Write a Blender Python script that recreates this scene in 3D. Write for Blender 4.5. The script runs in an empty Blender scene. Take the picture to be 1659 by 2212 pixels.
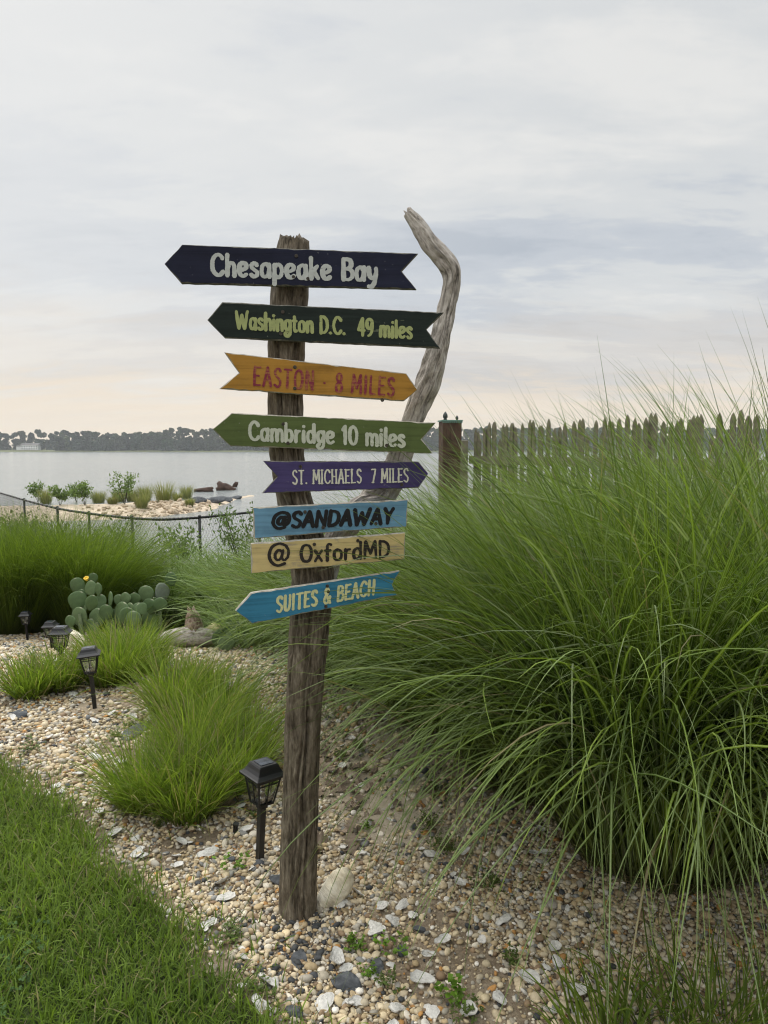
import bpy, bmesh, math
import numpy as np
from mathutils import Vector, Matrix

C = bpy.context.scene
COL = C.collection
R = math.radians

# ------------------------------------------------------------------ camera
F = 1534.0                      # focal length in pixels of the 1659 x 2212 view of the photograph
CX, CY = 829.5, 1106.0
CAM = np.array((0.0, 0.0, 1.6))
PITCH = R(5.07)
cd = bpy.data.cameras.new('camera')
cam = bpy.data.objects.new('camera', cd)
COL.objects.link(cam)
cam.location = CAM
cam.rotation_euler = (R(90) - PITCH, 0, 0)
cd.sensor_fit = 'VERTICAL'
cd.sensor_height = 24.0
cd.sensor_width = 18.0
cd.lens = 24.0 * F / 2212.0
cd.clip_start = 0.05
cd.clip_end = 6000
C.camera = cam

# ------------------------------------------------------------------ light
C.view_settings.view_transform = 'Standard'
C.view_settings.look = 'None'
C.view_settings.exposure = 0.0
C.view_settings.gamma = 1.0
SUN_EL, SUN_AZ = R(48), R(-35)          # azimuth measured from +Y (view direction), negative = left
C.cycles.max_bounces = 8
C.cycles.transparent_max_bounces = 12
C.cycles.volume_bounces = 1
C.cycles.filter_width = 1.15
C.cycles.use_denoising = True
C.cycles.denoising_prefilter = 'ACCURATE'
C.cycles.denoising_input_passes = 'RGB_ALBEDO_NORMAL'


def build_world():
    w = bpy.data.worlds.new('World')
    C.world = w
    w.use_nodes = True
    nt = w.node_tree
    N, L = nt.nodes, nt.links
    N.clear()
    out = N.new('ShaderNodeOutputWorld')
    bg = N.new('ShaderNodeBackground')
    bg.inputs['Strength'].default_value = 0.1
    L.new(bg.outputs[0], out.inputs['Surface'])
    sky = N.new('ShaderNodeTexSky')
    sky.sky_type = 'NISHITA'
    sky.sun_disc = False
    sky.sun_elevation = SUN_EL
    sky.sun_rotation = SUN_AZ
    tc = N.new('ShaderNodeTexCoord')
    sep = N.new('ShaderNodeSeparateXYZ')
    L.new(tc.outputs['Generated'], sep.inputs[0])

    def m(op, a, b=None, c=None, clamp=False):
        n = N.new('ShaderNodeMath')
        n.operation = op
        n.use_clamp = clamp
        for i, v in enumerate((a, b, c)):
            if v is None:
                continue
            if isinstance(v, (int, float)):
                n.inputs[i].default_value = v
            else:
                L.new(v, n.inputs[i])
        return n.outputs[0]

    def ramp(fac, stops, interp='LINEAR'):
        n = N.new('ShaderNodeValToRGB')
        n.color_ramp.interpolation = interp
        e = n.color_ramp.elements
        while len(e) < len(stops):
            e.new(0.5)
        for el, (p, c) in zip(e, stops):
            el.position = p
            el.color = (*c, 1) if len(c) == 3 else c
        L.new(fac, n.inputs[0])
        return n.outputs[0]

    def mix(fac, a, b, typ='MIX'):
        n = N.new('ShaderNodeMix')
        n.data_type = 'RGBA'
        n.blend_type = typ
        for i, v in ((0, fac), (6, a), (7, b)):
            if isinstance(v, (int, float)):
                n.inputs[i].default_value = v
            elif isinstance(v, tuple):
                n.inputs[i].default_value = (*v, 1)
            else:
                L.new(v, n.inputs[i])
        return n.outputs[2]

    z = m('MAXIMUM', sep.outputs['Z'], 0.0)
    den = m('ADD', z, 0.16)
    px = m('DIVIDE', sep.outputs['X'], den)
    py = m('DIVIDE', sep.outputs['Y'], den)
    cmb = N.new('ShaderNodeCombineXYZ')
    L.new(px, cmb.inputs[0])
    L.new(py, cmb.inputs[1])

    def noise(scale, detail, rough, loc, rot, sc, dist=0.0):
        mp = N.new('ShaderNodeMapping')
        mp.inputs['Location'].default_value = loc
        mp.inputs['Rotation'].default_value = rot
        mp.inputs['Scale'].default_value = sc
        L.new(cmb.outputs[0], mp.inputs[0])
        n = N.new('ShaderNodeTexNoise')
        n.inputs['Scale'].default_value = scale
        n.inputs['Detail'].default_value = detail
        n.inputs['Roughness'].default_value = rough
        n.inputs['Distortion'].default_value = dist
        L.new(mp.outputs[0], n.inputs['Vector'])
        return n.outputs['Fac']

    n1 = noise(0.85, 5, 0.55, (3.1, 1.7, 0), (0, 0, R(38)), (0.55, 1.5, 1), 0.35)   # broad bands
    n2 = noise(2.6, 7, 0.60, (7.3, 2.2, 0), (0, 0, R(25)), (0.7, 1.6, 1), 0.5)       # cloud texture
    n3 = noise(9.0, 5, 0.65, (1.3, 9.2, 0), (0, 0, R(15)), (0.8, 1.3, 1), 0.3)
    s = m('ADD', m('MULTIPLY', n1, 0.64), m('ADD', m('MULTIPLY', n2, 0.26), m('MULTIPLY', n3, 0.10)))
    cloud = ramp(s, [(0.40, (0.485, 0.53, 0.59)), (0.475, (0.575, 0.612, 0.66)), (0.535, (0.69, 0.71, 0.72)),
                     (0.63, (0.80, 0.80, 0.785))], 'EASE')
    # left part of the sky, nearer the veiled sun, is brighter
    dx = m('ADD', m('MULTIPLY', sep.outputs['X'], -0.9), m('MULTIPLY', z, 0.55))
    lf = m('MULTIPLY', m('ADD', dx, 0.02), 1.05, clamp=True)
    cloud = mix(lf, cloud, (0.88, 0.88, 0.865))
    # warm low sky
    zz = m('ADD', z, m('MULTIPLY', m('SUBTRACT', n2, 0.5), 0.16))
    hz = ramp(zz, [(0.0, (0.88, 0.88, 0.88)), (0.05, (0.76, 0.76, 0.76)), (0.12, (0.32, 0.32, 0.32)), (0.22, (0, 0, 0))], 'EASE')
    cloud = mix(hz, cloud, (0.92, 0.775, 0.60))
    # overcast sky is brightest overhead (above the frame)
    up = ramp(z, [(0.0, (1, 1, 1)), (0.54, (1, 1, 1)), (0.95, (1.0, 1.0, 1.0))])
    upm = m('ADD', 1.0, m('MULTIPLY', m('SUBTRACT', z, 0.52, clamp=True), 6.0))
    dn = N.new('ShaderNodeMix'); dn.data_type = 'RGBA'; dn.blend_type = 'MULTIPLY'
    dn.inputs[0].default_value = 1.0
    L.new(cloud, dn.inputs[6])
    cc = N.new('ShaderNodeCombineColor')
    up10 = m('MULTIPLY', upm, 10.0)
    for i in range(3):
        L.new(up10, cc.inputs[i])
    L.new(cc.outputs[0], dn.inputs[7])
    fin = mix(0.97, sky.outputs[0], dn.outputs[2])
    L.new(fin, bg.inputs['Color'])


build_world()
sd = bpy.data.lights.new('sun', 'SUN')
sun = bpy.data.objects.new('sun', sd)
COL.objects.link(sun)
sd.energy = 1.7
sd.angle = R(32)
sd.color = (1.0, 0.95, 0.88)
sv = Vector((math.sin(SUN_AZ) * math.cos(SUN_EL), math.cos(SUN_AZ) * math.cos(SUN_EL), math.sin(SUN_EL)))
sun.rotation_euler = (-sv).to_track_quat('-Z', 'Y').to_euler()

# ------------------------------------------------------------------ geometry helpers
UP = np.array((0, math.sin(PITCH), math.cos(PITCH)))
FW = np.array((0, math.cos(PITCH), -math.sin(PITCH)))
RT = np.array((1.0, 0, 0))


def ray(px, py):
    return FW + RT * ((px - CX) / F) + UP * ((CY - py) / F)


def at(px, py, Y):
    """world point seen at (px, py) at distance y = Y"""
    d = ray(px, py)
    return CAM + d * (Y / d[1])


def proj(P):
    P = np.asarray(P, float) - CAM
    dz = P @ FW
    return CX + F * (P @ RT) / dz, CY - F * (P @ UP) / dz


def sstep(t):
    t = np.clip(t, 0, 1)
    return t * t * (3 - 2 * t)


GY = [-30, 4.4, 5.2, 6.5, 8, 9, 12, 15, 18, 22, 30, 60]
GZ = [0, 0, -.05, -.25, -.5, -.65, -.85, -1.0, -1.35, -2.2, -2.8, -3.2]


def ground_z(x, y):
    x = np.asarray(x, float); y = np.asarray(y, float)
    z = np.interp(y, GY, GZ)
    z = np.where(y < 20, z * (1 - 0.7 * sstep((x - .3) / 2.5)), z)
    z = z + .012 * np.sin(2.1 * x + 1.3 * y) * np.cos(1.7 * y - .8 * x) + .006 * np.sin(6.3 * x + 2.) * np.sin(5.1 * y + 1.)
    return z


def gp(px, py):
    """ground point seen at (px, py)"""
    d = ray(px, py)
    t = np.linspace(0.5, 40, 8000)
    P = CAM[None] + d[None] * t[:, None]
    below = P[:, 2] < ground_z(P[:, 0], P[:, 1])
    i = int(np.argmax(below))
    p = P[i].copy()
    p[2] = float(ground_z(p[0], p[1]))
    return p


def set_props(o, label=None, cat=None, group=None, kind=None):
    if label: o['label'] = label
    if cat: o['category'] = cat
    if group: o['group'] = group
    if kind: o['kind'] = kind
    return o


def np_mesh(name, V, F_, mat, parent=None, smooth=True, attrs=None):
    """V (n,3); F_ (m,k) index array or list of such arrays"""
    me = bpy.data.meshes.new(name)
    V = np.asarray(V, np.float32)
    Fs = F_ if isinstance(F_, list) else [F_]
    Fs = [np.asarray(f, np.int32) for f in Fs if len(f)]
    me.vertices.add(len(V))
    me.vertices.foreach_set('co', V.ravel())
    loops = np.concatenate([f.ravel() for f in Fs])
    tot = np.concatenate([np.full(len(f), f.shape[1], np.int32) for f in Fs])
    start = np.concatenate(([0], np.cumsum(tot)[:-1])).astype(np.int32)
    me.loops.add(len(loops))
    me.loops.foreach_set('vertex_index', loops)
    me.polygons.add(len(tot))
    me.polygons.foreach_set('loop_start', start)
    try:
        me.polygons.foreach_set('loop_total', tot)
    except Exception:
        pass
    me.update(calc_edges=True)
    me.polygons.foreach_set('use_smooth', np.full(len(tot), smooth, bool))
    for k, a in (attrs or {}).items():
        a = np.asarray(a, np.float32)
        if a.ndim == 1:
            at_ = me.attributes.new(k, 'FLOAT', 'POINT')
            at_.data.foreach_set('value', a)
        elif k == 'grain':
            at_ = me.attributes.new(k, 'FLOAT_VECTOR', 'POINT')
            at_.data.foreach_set('vector', a.ravel())
        else:
            at_ = me.attributes.new(k, 'FLOAT_COLOR', 'POINT')
            if a.shape[1] == 3:
                a = np.concatenate([a, np.ones((len(a), 1), np.float32)], 1)
            at_.data.foreach_set('color', a.ravel())
    if mat: me.materials.append(mat)
    o = bpy.data.objects.new(name, me)
    COL.objects.link(o)
    if parent: o.parent = parent
    return o


def bm_obj(name, bm, mat, parent=None, smooth=False):
    me = bpy.data.meshes.new(name)
    bm.normal_update()
    bm.to_mesh(me)
    bm.free()
    for p in me.polygons: p.use_smooth = smooth
    if mat: me.materials.append(mat)
    o = bpy.data.objects.new(name, me)
    COL.objects.link(o)
    if parent: o.parent = parent
    return o


def empty(name, loc, label=None, cat=None, group=None, rz=0.0):
    o = bpy.data.objects.new(name, None)
    o.empty_display_size = .1
    COL.objects.link(o)
    o.location = loc
    o.rotation_euler = (0, 0, rz)
    return set_props(o, label, cat, group)


def dup(root, loc, rot=None, scale=None, label=None, group=None):
    r = root.copy(); COL.objects.link(r); r.location = loc
    if rot is not None: r.rotation_euler = rot
    if scale is not None: r.scale = (scale,) * 3 if np.isscalar(scale) else scale
    if label: r['label'] = label
    if group: r['group'] = group
    for ch in list(root.children):
        c = ch.copy(); COL.objects.link(c); c.parent = r
        for g in list(ch.children):
            d = g.copy(); COL.objects.link(d); d.parent = c
    return r


def add_box(bm, c, s, rot=None):
    mtx = Matrix.Translation(Vector(c)) @ (rot.to_4x4() if rot else Matrix.Identity(4)) @ Matrix.Diagonal((*s, 1))
    return bmesh.ops.create_cube(bm, size=1.0, matrix=mtx)


def add_bar(bm, a, b, w, h=None, sides=4):
    """a straight bar from a to b"""
    a, b = Vector(a), Vector(b)
    d = (b - a)
    q = d.to_track_quat('Z', 'Y').to_matrix().to_4x4()
    mtx = Matrix.Translation((a + b) / 2) @ q
    if sides == 4:
        mtx = mtx @ Matrix.Diagonal((w, h or w, d.length, 1))
        bmesh.ops.create_cube(bm, size=1.0, matrix=mtx)
    else:
        bmesh.ops.create_cone(bm, cap_ends=True, segments=sides, radius1=w / 2, radius2=(h or w) / 2, depth=d.length, matrix=mtx)


# ------------------------------------------------------------------ materials
MATS = {}


class NT:
    def __init__(self, name):
        self.mat = bpy.data.materials.new(name)
        self.mat.use_nodes = True
        self.nt = self.mat.node_tree
        self.N, self.L = self.nt.nodes, self.nt.links
        self.b = self.N['Principled BSDF']
        self.out = self.N['Material Output']

    def val(self, sock, v):
        if isinstance(v, (int, float)): sock.default_value = v
        elif isinstance(v, tuple):
            sock.default_value = (*v, 1) if (len(v) == 3 and sock.type == 'RGBA') else v
        else: self.L.new(v, sock)

    def attr(self, name, out='Color'):
        n = self.N.new('ShaderNodeAttribute'); n.attribute_name = name
        return n.outputs[out]

    def coord(self, out='Object', scale=(1, 1, 1), src=None, loc=(0, 0, 0)):
        mp = self.N.new('ShaderNodeMapping')
        mp.inputs['Scale'].default_value = scale
        mp.inputs['Location'].default_value = loc
        if src is None:
            tc = self.N.new('ShaderNodeTexCoord'); src = tc.outputs[out]
        self.L.new(src, mp.inputs[0])
        return mp.outputs[0]

    def noise(self, vec, scale=5, detail=4, rough=.55, dist=0.0, out='Fac'):
        n = self.N.new('ShaderNodeTexNoise')
        n.inputs['Scale'].default_value = scale
        n.inputs['Detail'].default_value = detail
        n.inputs['Roughness'].default_value = rough
        n.inputs['Distortion'].default_value = dist
        self.L.new(vec, n.inputs['Vector'])
        return n.outputs[out]

    def voronoi(self, vec, scale, feature='F1', out='Distance'):
        n = self.N.new('ShaderNodeTexVoronoi'); n.feature = feature
        n.inputs['Scale'].default_value = scale
        self.L.new(vec, n.inputs['Vector'])
        return n.outputs[out]

    def ramp(self, fac, stops, interp='LINEAR'):
        n = self.N.new('ShaderNodeValToRGB'); n.color_ramp.interpolation = interp
        e = n.color_ramp.elements
        while len(e) < len(stops): e.new(.5)
        for el, (p, c) in zip(e, stops):
            el.position = p
            el.color = (c, c, c, 1) if isinstance(c, (int, float)) else (*c, 1)
        self.L.new(fac, n.inputs[0])
        return n.outputs[0]

    def mix(self, fac, a, b, typ='MIX'):
        n = self.N.new('ShaderNodeMix'); n.data_type = 'RGBA'; n.blend_type = typ
        self.val(n.inputs[0], fac); self.val(n.inputs[6], a); self.val(n.inputs[7], b)
        return n.outputs[2]

    def math(self, op, a, b=0.0, clamp=False):
        n = self.N.new('ShaderNodeMath'); n.operation = op; n.use_clamp = clamp
        self.val(n.inputs[0], a); self.val(n.inputs[1], b)
        return n.outputs[0]

    def bump(self, h, strength=.5, dist=.01):
        n = self.N.new('ShaderNodeBump')
        n.inputs['Strength'].default_value = strength
        n.inputs['Distance'].default_value = dist
        self.L.new(h, n.inputs['Height'])
        self.L.new(n.outputs[0], self.b.inputs['Normal'])

    def base(self, c, rough=.6, spec=.5, metal=0.0):
        self.val(self.b.inputs['Base Color'], c)
        self.val(self.b.inputs['Roughness'], rough)
        self.b.inputs['Specular IOR Level'].default_value = spec
        self.b.inputs['Metallic'].default_value = metal
        return self.mat


def mat_simple(name, col, rough=.6, spec=.4, var=.25, scale=8, bump=.0, metal=0.0):
    t = NT(name)
    n = t.noise(t.coord('Object'), scale, 5, .6)
    lo = tuple(c * (1 - var) for c in col); hi = tuple(min(1, c * (1 + var)) for c in col)
    t.base(t.ramp(n, [(.3, lo), (.7, hi)]), rough, spec, metal)
    if bump: t.bump(n, bump, .01)
    return t.mat


def mat_blade(name, rough=.5, transl=.35, midrib=False, spec=.35):
    t = NT(name)
    c = t.attr('col')
    if midrib:
        u = t.attr('u', 'Fac')
        f = t.ramp(u, [(.72, 0.0), (.9, .55)])
        c = t.mix(f, c, (.40, .46, .27))
    t.base(c, rough, spec)
    tr = t.N.new('ShaderNodeBsdfTranslucent')
    c2 = t.mix(1.0, c, (1.15, 1.25, .6), 'MULTIPLY')
    t.L.new(c2, tr.inputs['Color'])
    mx = t.N.new('ShaderNodeMixShader'); mx.inputs[0].default_value = transl
    t.L.new(t.b.outputs[0], mx.inputs[1]); t.L.new(tr.outputs[0], mx.inputs[2])
    t.L.new(mx.outputs[0], t.out.inputs['Surface'])
    return t.mat


def mat_col(name, rough=.6, spec=.4, var=.2, scale=60, bump=.15):
    """colour from the mesh's own 'col' attribute with fine mottling"""
    t = NT(name)
    n = t.noise(t.coord('Object'), scale, 3, .6)
    f = t.ramp(n, [(.25, 1 - var), (.75, 1 + var * .5)])
    t.base(t.mix(1.0, t.attr('col'), f, 'MULTIPLY'), rough, spec)
    if bump: t.bump(n, bump, .004)
    return t.mat


def mat_post(name, dark, mid, light, gscale=1.0, crack=.5):
    t = NT(name)
    g = t.attr('grain', 'Vector')
    a = t.noise(t.coord(scale=(80, 80, 13 * gscale), src=g), 1.0, 6, .62, .4)
    b = t.noise(t.coord(scale=(18, 18, 10), src=g), 1.0, 6, .7, .8)
    c3 = t.noise(t.coord(scale=(190, 190, 40), src=g), 1.0, 3, .6)
    s = t.math('ADD', t.math('MULTIPLY', a, .42), t.math('ADD', t.math('MULTIPLY', b, .34), t.math('MULTIPLY', c3, .24)))
    col = t.ramp(s, [(.38, dark), (.48, mid), (.55, tuple((m_ * 2 + l_) / 3 for m_, l_ in zip(mid, light))), (.63, light)])
    # fine checks running with the grain
    w = t.noise(t.coord(scale=(34, 34, 1.1), src=g, loc=(3, 1, 7)), 1.0, 4, .5, .25)
    ck = t.ramp(w, [(.485, 1.0), (.498, 1.0 - crack), (.511, 1.0)])
    col = t.mix(1.0, col, ck, 'MULTIPLY')
    t.base(col, .85, .2)
    h = t.math('ADD', s, t.math('MULTIPLY', ck, .35))
    t.bump(h, 1.0, .009)
    return t.mat


def mat_board(name, paint, seed, worn=(.25, .22, .17), wear=.3, streak=.35, rough=.55, lighter=1.25):
    t = NT(name)
    o = t.coord('Object', (1, 1, 1), loc=(seed * 1.7, seed * .9, seed * 2.3))
    g1 = t.noise(t.coord('Object', (2.2, 30, 55), loc=(seed, 0, seed * 3)), 1.0, 6, .62, .35)
    g2 = t.noise(t.coord('Object', (5, 40, 140), loc=(seed, 5, seed)), 1.0, 4, .6, .1)
    bl = t.noise(o, 9, 5, .6, .3)
    dk = tuple(c * (1 - streak) for c in paint); lt = tuple(c * lighter for c in paint)
    col = t.ramp(t.math('ADD', t.math('MULTIPLY', g1, .6), t.math('MULTIPLY', bl, .4)), [(.36, dk), (.5, paint), (.64, lt)])
    # worn streaks where the weather went through the paint
    wv = t.math('ADD', t.math('MULTIPLY', g2, .5), t.math('MULTIPLY', t.noise(o, 14, 5, .7), .5))
    wf = t.ramp(wv, [(.70 - wear * .28, 0.0), (.74 - wear * .24, .75)])
    col = t.mix(wf, col, worn)
    sp = t.noise(o, 90, 2, .5)
    sf = t.ramp(sp, [(.70, 0.0), (.74, .5)])
    col = t.mix(sf, col, tuple(min(1, c * .6 + .12) for c in worn))
    t.base(col, rough, .15)
    t.bump(t.math('SUBTRACT', g1, t.math('MULTIPLY', wf, .3)), .35, .003)
    return t.mat


def mat_ground():
    t = NT('soil')
    P = t.coord('Object')
    n = t.noise(P, 3, 8, .65, .4)
    n2 = t.noise(P, 55, 5, .7)
    n3 = t.noise(P, 260, 3, .7)
    c = t.ramp(t.math('ADD', t.math('MULTIPLY', n, .6), t.math('MULTIPLY', n2, .4)),
               [(.34, (.11, .08, .052)), (.5, (.25, .195, .135)), (.64, (.43, .355, .255))])
    c = t.mix(.5, c, t.ramp(n3, [(.3, .35), (.7, 1.0)]), 'MULTIPLY')
    # pale sand patch behind the post, bare earth edge by the lawn, green ground far out
    sand = t.attr('mask')
    sp = t.N.new('ShaderNodeSeparateColor'); t.L.new(sand, sp.inputs[0])
    c = t.mix(t.math('MULTIPLY', sp.outputs[0], .85), c, t.mix(.35, (.56, .485, .375), t.ramp(n2, [(.3, .3), (.7, 1.0)]), 'MULTIPLY'))
    c = t.mix(sp.outputs[1], c, t.ramp(n2, [(.3, (.02, .03, .010)), (.7, (.05, .07, .022))]))
    t.base(c, .95, .15)
    t.bump(t.math('ADD', n2, t.math('MULTIPLY', n3, .4)), .7, .012)
    return t.mat


def mat_water():
    t = NT('river_water')
    P = t.coord('Object')
    a = t.noise(t.coord('Object', (.55, 1.6, 1)), 1.0, 5, .6, .3)
    b = t.noise(t.coord('Object', (.02, .07, 1)), 1.0, 3, .55)
    t.base((.22, .24, .235), .14, .5)
    t.b.inputs['IOR'].default_value = 1.33
    h = t.math('MULTIPLY', a, t.ramp(b, [(.3, .45), (.7, 1.0)]))
    t.bump(h, .6, .30)
    return t.mat


def mat_glass():
    t = NT('lamp_glass')
    tr = t.N.new('ShaderNodeBsdfTransparent'); tr.inputs[0].default_value = (.90, .91, .90, 1)
    gl = t.N.new('ShaderNodeBsdfGlossy'); gl.inputs['Roughness'].default_value = .08
    fr = t.N.new('ShaderNodeFresnel'); fr.inputs[0].default_value = 1.5
    f = t.math('ADD', fr.outputs[0], .10, True)
    mx = t.N.new('ShaderNodeMixShader')
    t.L.new(f, mx.inputs[0]); t.L.new(tr.outputs[0], mx.inputs[1]); t.L.new(gl.outputs[0], mx.inputs[2])
    t.L.new(mx.outputs[0], t.out.inputs['Surface'])
    return t.mat


M = dict(
    soil=mat_ground(), water=mat_water(), glass=mat_glass(),
    pebble=mat_col('pebble_stone', .7, .35, .22, 90, .25),
    lawn=mat_blade('lawn_blades', .55, .4, False, .2),
    fine=mat_blade('fine_grass_blades', .55, .45, False, .18),
    wide=mat_blade('reed_blades', .5, .30, True, .25),
    leaf=mat_blade('leaf_green', .55, .35, False, .2),
    far_leaf=mat_blade('far_foliage', .7, .15, False, .1),
    trunk=mat_post('old_post_wood', (.030, .023, .016), (.115, .093, .066), (.29, .25, .19)),
    drift=mat_post('driftwood', (.12, .105, .09), (.36, .325, .285), (.62, .58, .52), 2.6, .5),
    stump=mat_post('stump_wood', (.07, .045, .032), (.26, .19, .14), (.52, .43, .35)),
    worn_edge=mat_simple('weathered_board_edge', (.34, .315, .26), .85, .2, .45, 45, .3),
    dark_edge=mat_simple('dark_board_edge', (.13, .125, .105), .85, .2, .6, 60, .3),
    screw=mat_simple('rusty_screw', (.06, .05, .04), .5, .5, .5, 200, 0, .6),
    black=mat_simple('black_plastic', (.008, .008, .009), .38, .5, .25, 30),
    solar=mat_simple('solar_cell', (.035, .042, .055), .12, .6, .5, 40),
    silver=mat_simple('lamp_reflector', (.75, .76, .78), .18, .5, .1, 30, 0, .8),
    picket=mat_simple('grey_picket_wood', (.165, .148, .108), .9, .2, .4, 7, .3),
    pillar=mat_simple('red_brown_timber', (.085, .052, .036), .8, .25, .45, 6, .3),
    copper=mat_simple('green_copper', (.13, .24, .19), .6, .4, .4, 40),
    finial=mat_simple('dark_finial', (.04, .05, .045), .5, .4, .3, 30),
    chain=mat_simple('black_fence_coating', (.014, .014, .014), .5, .4, .3, 20),
    cactus=mat_col('cactus_skin', .55, .35, .22, 35, .12),
    yellow=mat_simple('yellow_petals', (.80, .55, .07), .5, .3, .2, 40),
    rock=None, shore=mat_simple('far_shore_earth', (.12, .13, .06), .95, .1, .4, .02),
    shingle=mat_simple('shingle', (.47, .39, .29), .95, .15, .35, 2.2, .5),
    riprap=mat_simple('tan_riprap', (.43, .345, .245), .9, .2, .4, 3, .4),
    log=mat_simple('wet_log', (.07, .042, .03), .8, .3, .5, 3, .5),
    house=mat_simple('white_siding', (.72, .72, .70), .7, .3, .08, .5),
    roof=mat_simple('grey_shingles', (.20, .19, .18), .9, .2, .2, .5),
    pane=mat_simple('dark_windows', (.05, .06, .07), .2, .5, .1, .5),
    bark=mat_simple('bark', (.06, .05, .04), .9, .1, .3, 1),
    deadleaf=mat_col('dead_leaf', .7, .3, .3, 60, .3),
    shell=mat_col('oyster_shell', .55, .4, .28, 45, .5),
)


def mat_rock(name, a, b, c):
    t = NT(name)
    P = t.coord('Object')
    n = t.noise(t.coord('Object', (9, 9, 22)), 1, 7, .65, .6)
    n2 = t.noise(P, 16, 5, .6)
    col = t.ramp(t.math('ADD', t.math('MULTIPLY', n, .6), t.math('MULTIPLY', n2, .4)), [(.34, a), (.48, b), (.62, c)])
    st = t.noise(t.coord('Object', (14, 14, 60)), 1, 5, .6, .8)
    col = t.mix(.28, col, t.ramp(st, [(.36, .45), (.55, 1.0)]), 'MULTIPLY')
    t.base(col, .9, .2)
    t.bump(t.math('ADD', n, st), .8, .012)
    return t.mat


M['rock'] = mat_rock('cream_rock', (.48, .40, .27), (.76, .69, .53), (.84, .79, .66))
M['slate'] = mat_rock('dark_slate', (.04, .043, .047), (.085, .09, .097), (.19, .195, .20))

# ------------------------------------------------------------------ setting: ground, water, far shore, spit
LAWN = np.array([(-900, 1330), (-400, 1500), (0, 1650), (60, 1690), (120, 1752), (190, 1820), (262, 1890), (330, 1965), (395, 2030), (450, 2090),
                 (520, 2150), (600, 2205), (700, 2300), (800, 2450)], float)


def lawn_line():
    pts = []
    for px, py in LAWN:
        p = gp(px, py)
        pts.append((p[0], p[1]))
    pts = np.array(pts)
    o = np.argsort(-pts[:, 1])
    return pts[o]


LL = lawn_line()             # y decreasing
LY, LX = LL[::-1, 1], LL[::-1, 0]


def in_lawn(x, y):
    """signed distance-like value, positive inside the lawn"""
    edge = np.interp(y, LY, LX)
    edge = edge + .035 * np.sin(9 * y) + .025 * np.sin(23 * y + 1) + .012 * np.sin(51 * y)
    return edge - x


def sand_mask(x, y):
    a = np.exp(-(((x - .10) / .34) ** 2 + ((y - 2.92) / .36) ** 2))
    b = .6 * np.exp(-(((x + .02) / .35) ** 2 + ((y - 3.7) / .4) ** 2))
    return np.clip(a * 1.15 + b + .25 * np.exp(-(((x + .1) / .9) ** 2 + ((y - 3.6) / .9) ** 2)), 0, 1)


def build_ground():
    def axis(segs):
        out = []
        for a, b, s in segs: out.append(np.arange(a, b, s))
        return np.unique(np.concatenate(out))
    xs = axis([(-90, -14, 4), (-14, -4, .5), (-4, 4, .06), (4, 14, .5), (14, 90.1, 4)])
    ys = axis([(-25, .5, .8), (.5, 6.5, .06), (6.5, 24, .3), (24, 60.1, 2)])
    X, Y = np.meshgrid(xs, ys)
    V = np.stack([X, Y, ground_z(X, Y)], -1).reshape(-1, 3)
    nx, ny = len(xs), len(ys)
    i = (np.arange(ny - 1)[:, None] * nx + np.arange(nx - 1)[None]).ravel()
    Fq = np.stack([i, i + 1, i + nx + 1, i + nx], 1)
    x, y = V[:, 0], V[:, 1]
    green = np.clip(in_lawn(x, y) * 12 + .4, 0, 1) * (y < 7)
    green = np.maximum(green, sstep((y - 7.4) / 1.5) * sstep((20 - y) / 2))
    col = np.stack([sand_mask(x, y), green, 0 * x], 1)
    o = np_mesh('ground', V, Fq, M['soil'], None, True, {'mask': col})
    set_props(o, 'sandy garden ground under the gravel and planting', 'ground', None, 'structure')


build_ground()
WZ = -2.0


def build_water():
    V = [(-2500, -300, WZ), (2500, -300, WZ), (2500, 1400, WZ), (-2500, 1400, WZ)]
    o = np_mesh('water', V, np.array([[0, 1, 2, 3]]), M['water'], None, False)
    set_props(o, 'calm silver river stretching to the far wooded shore', 'river', None, 'structure')


build_water()


def shore_y(x):
    return 905 + .06 * x + 12 * np.sin(x / 90.) + 5 * np.sin(x / 31. + 1)


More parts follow.
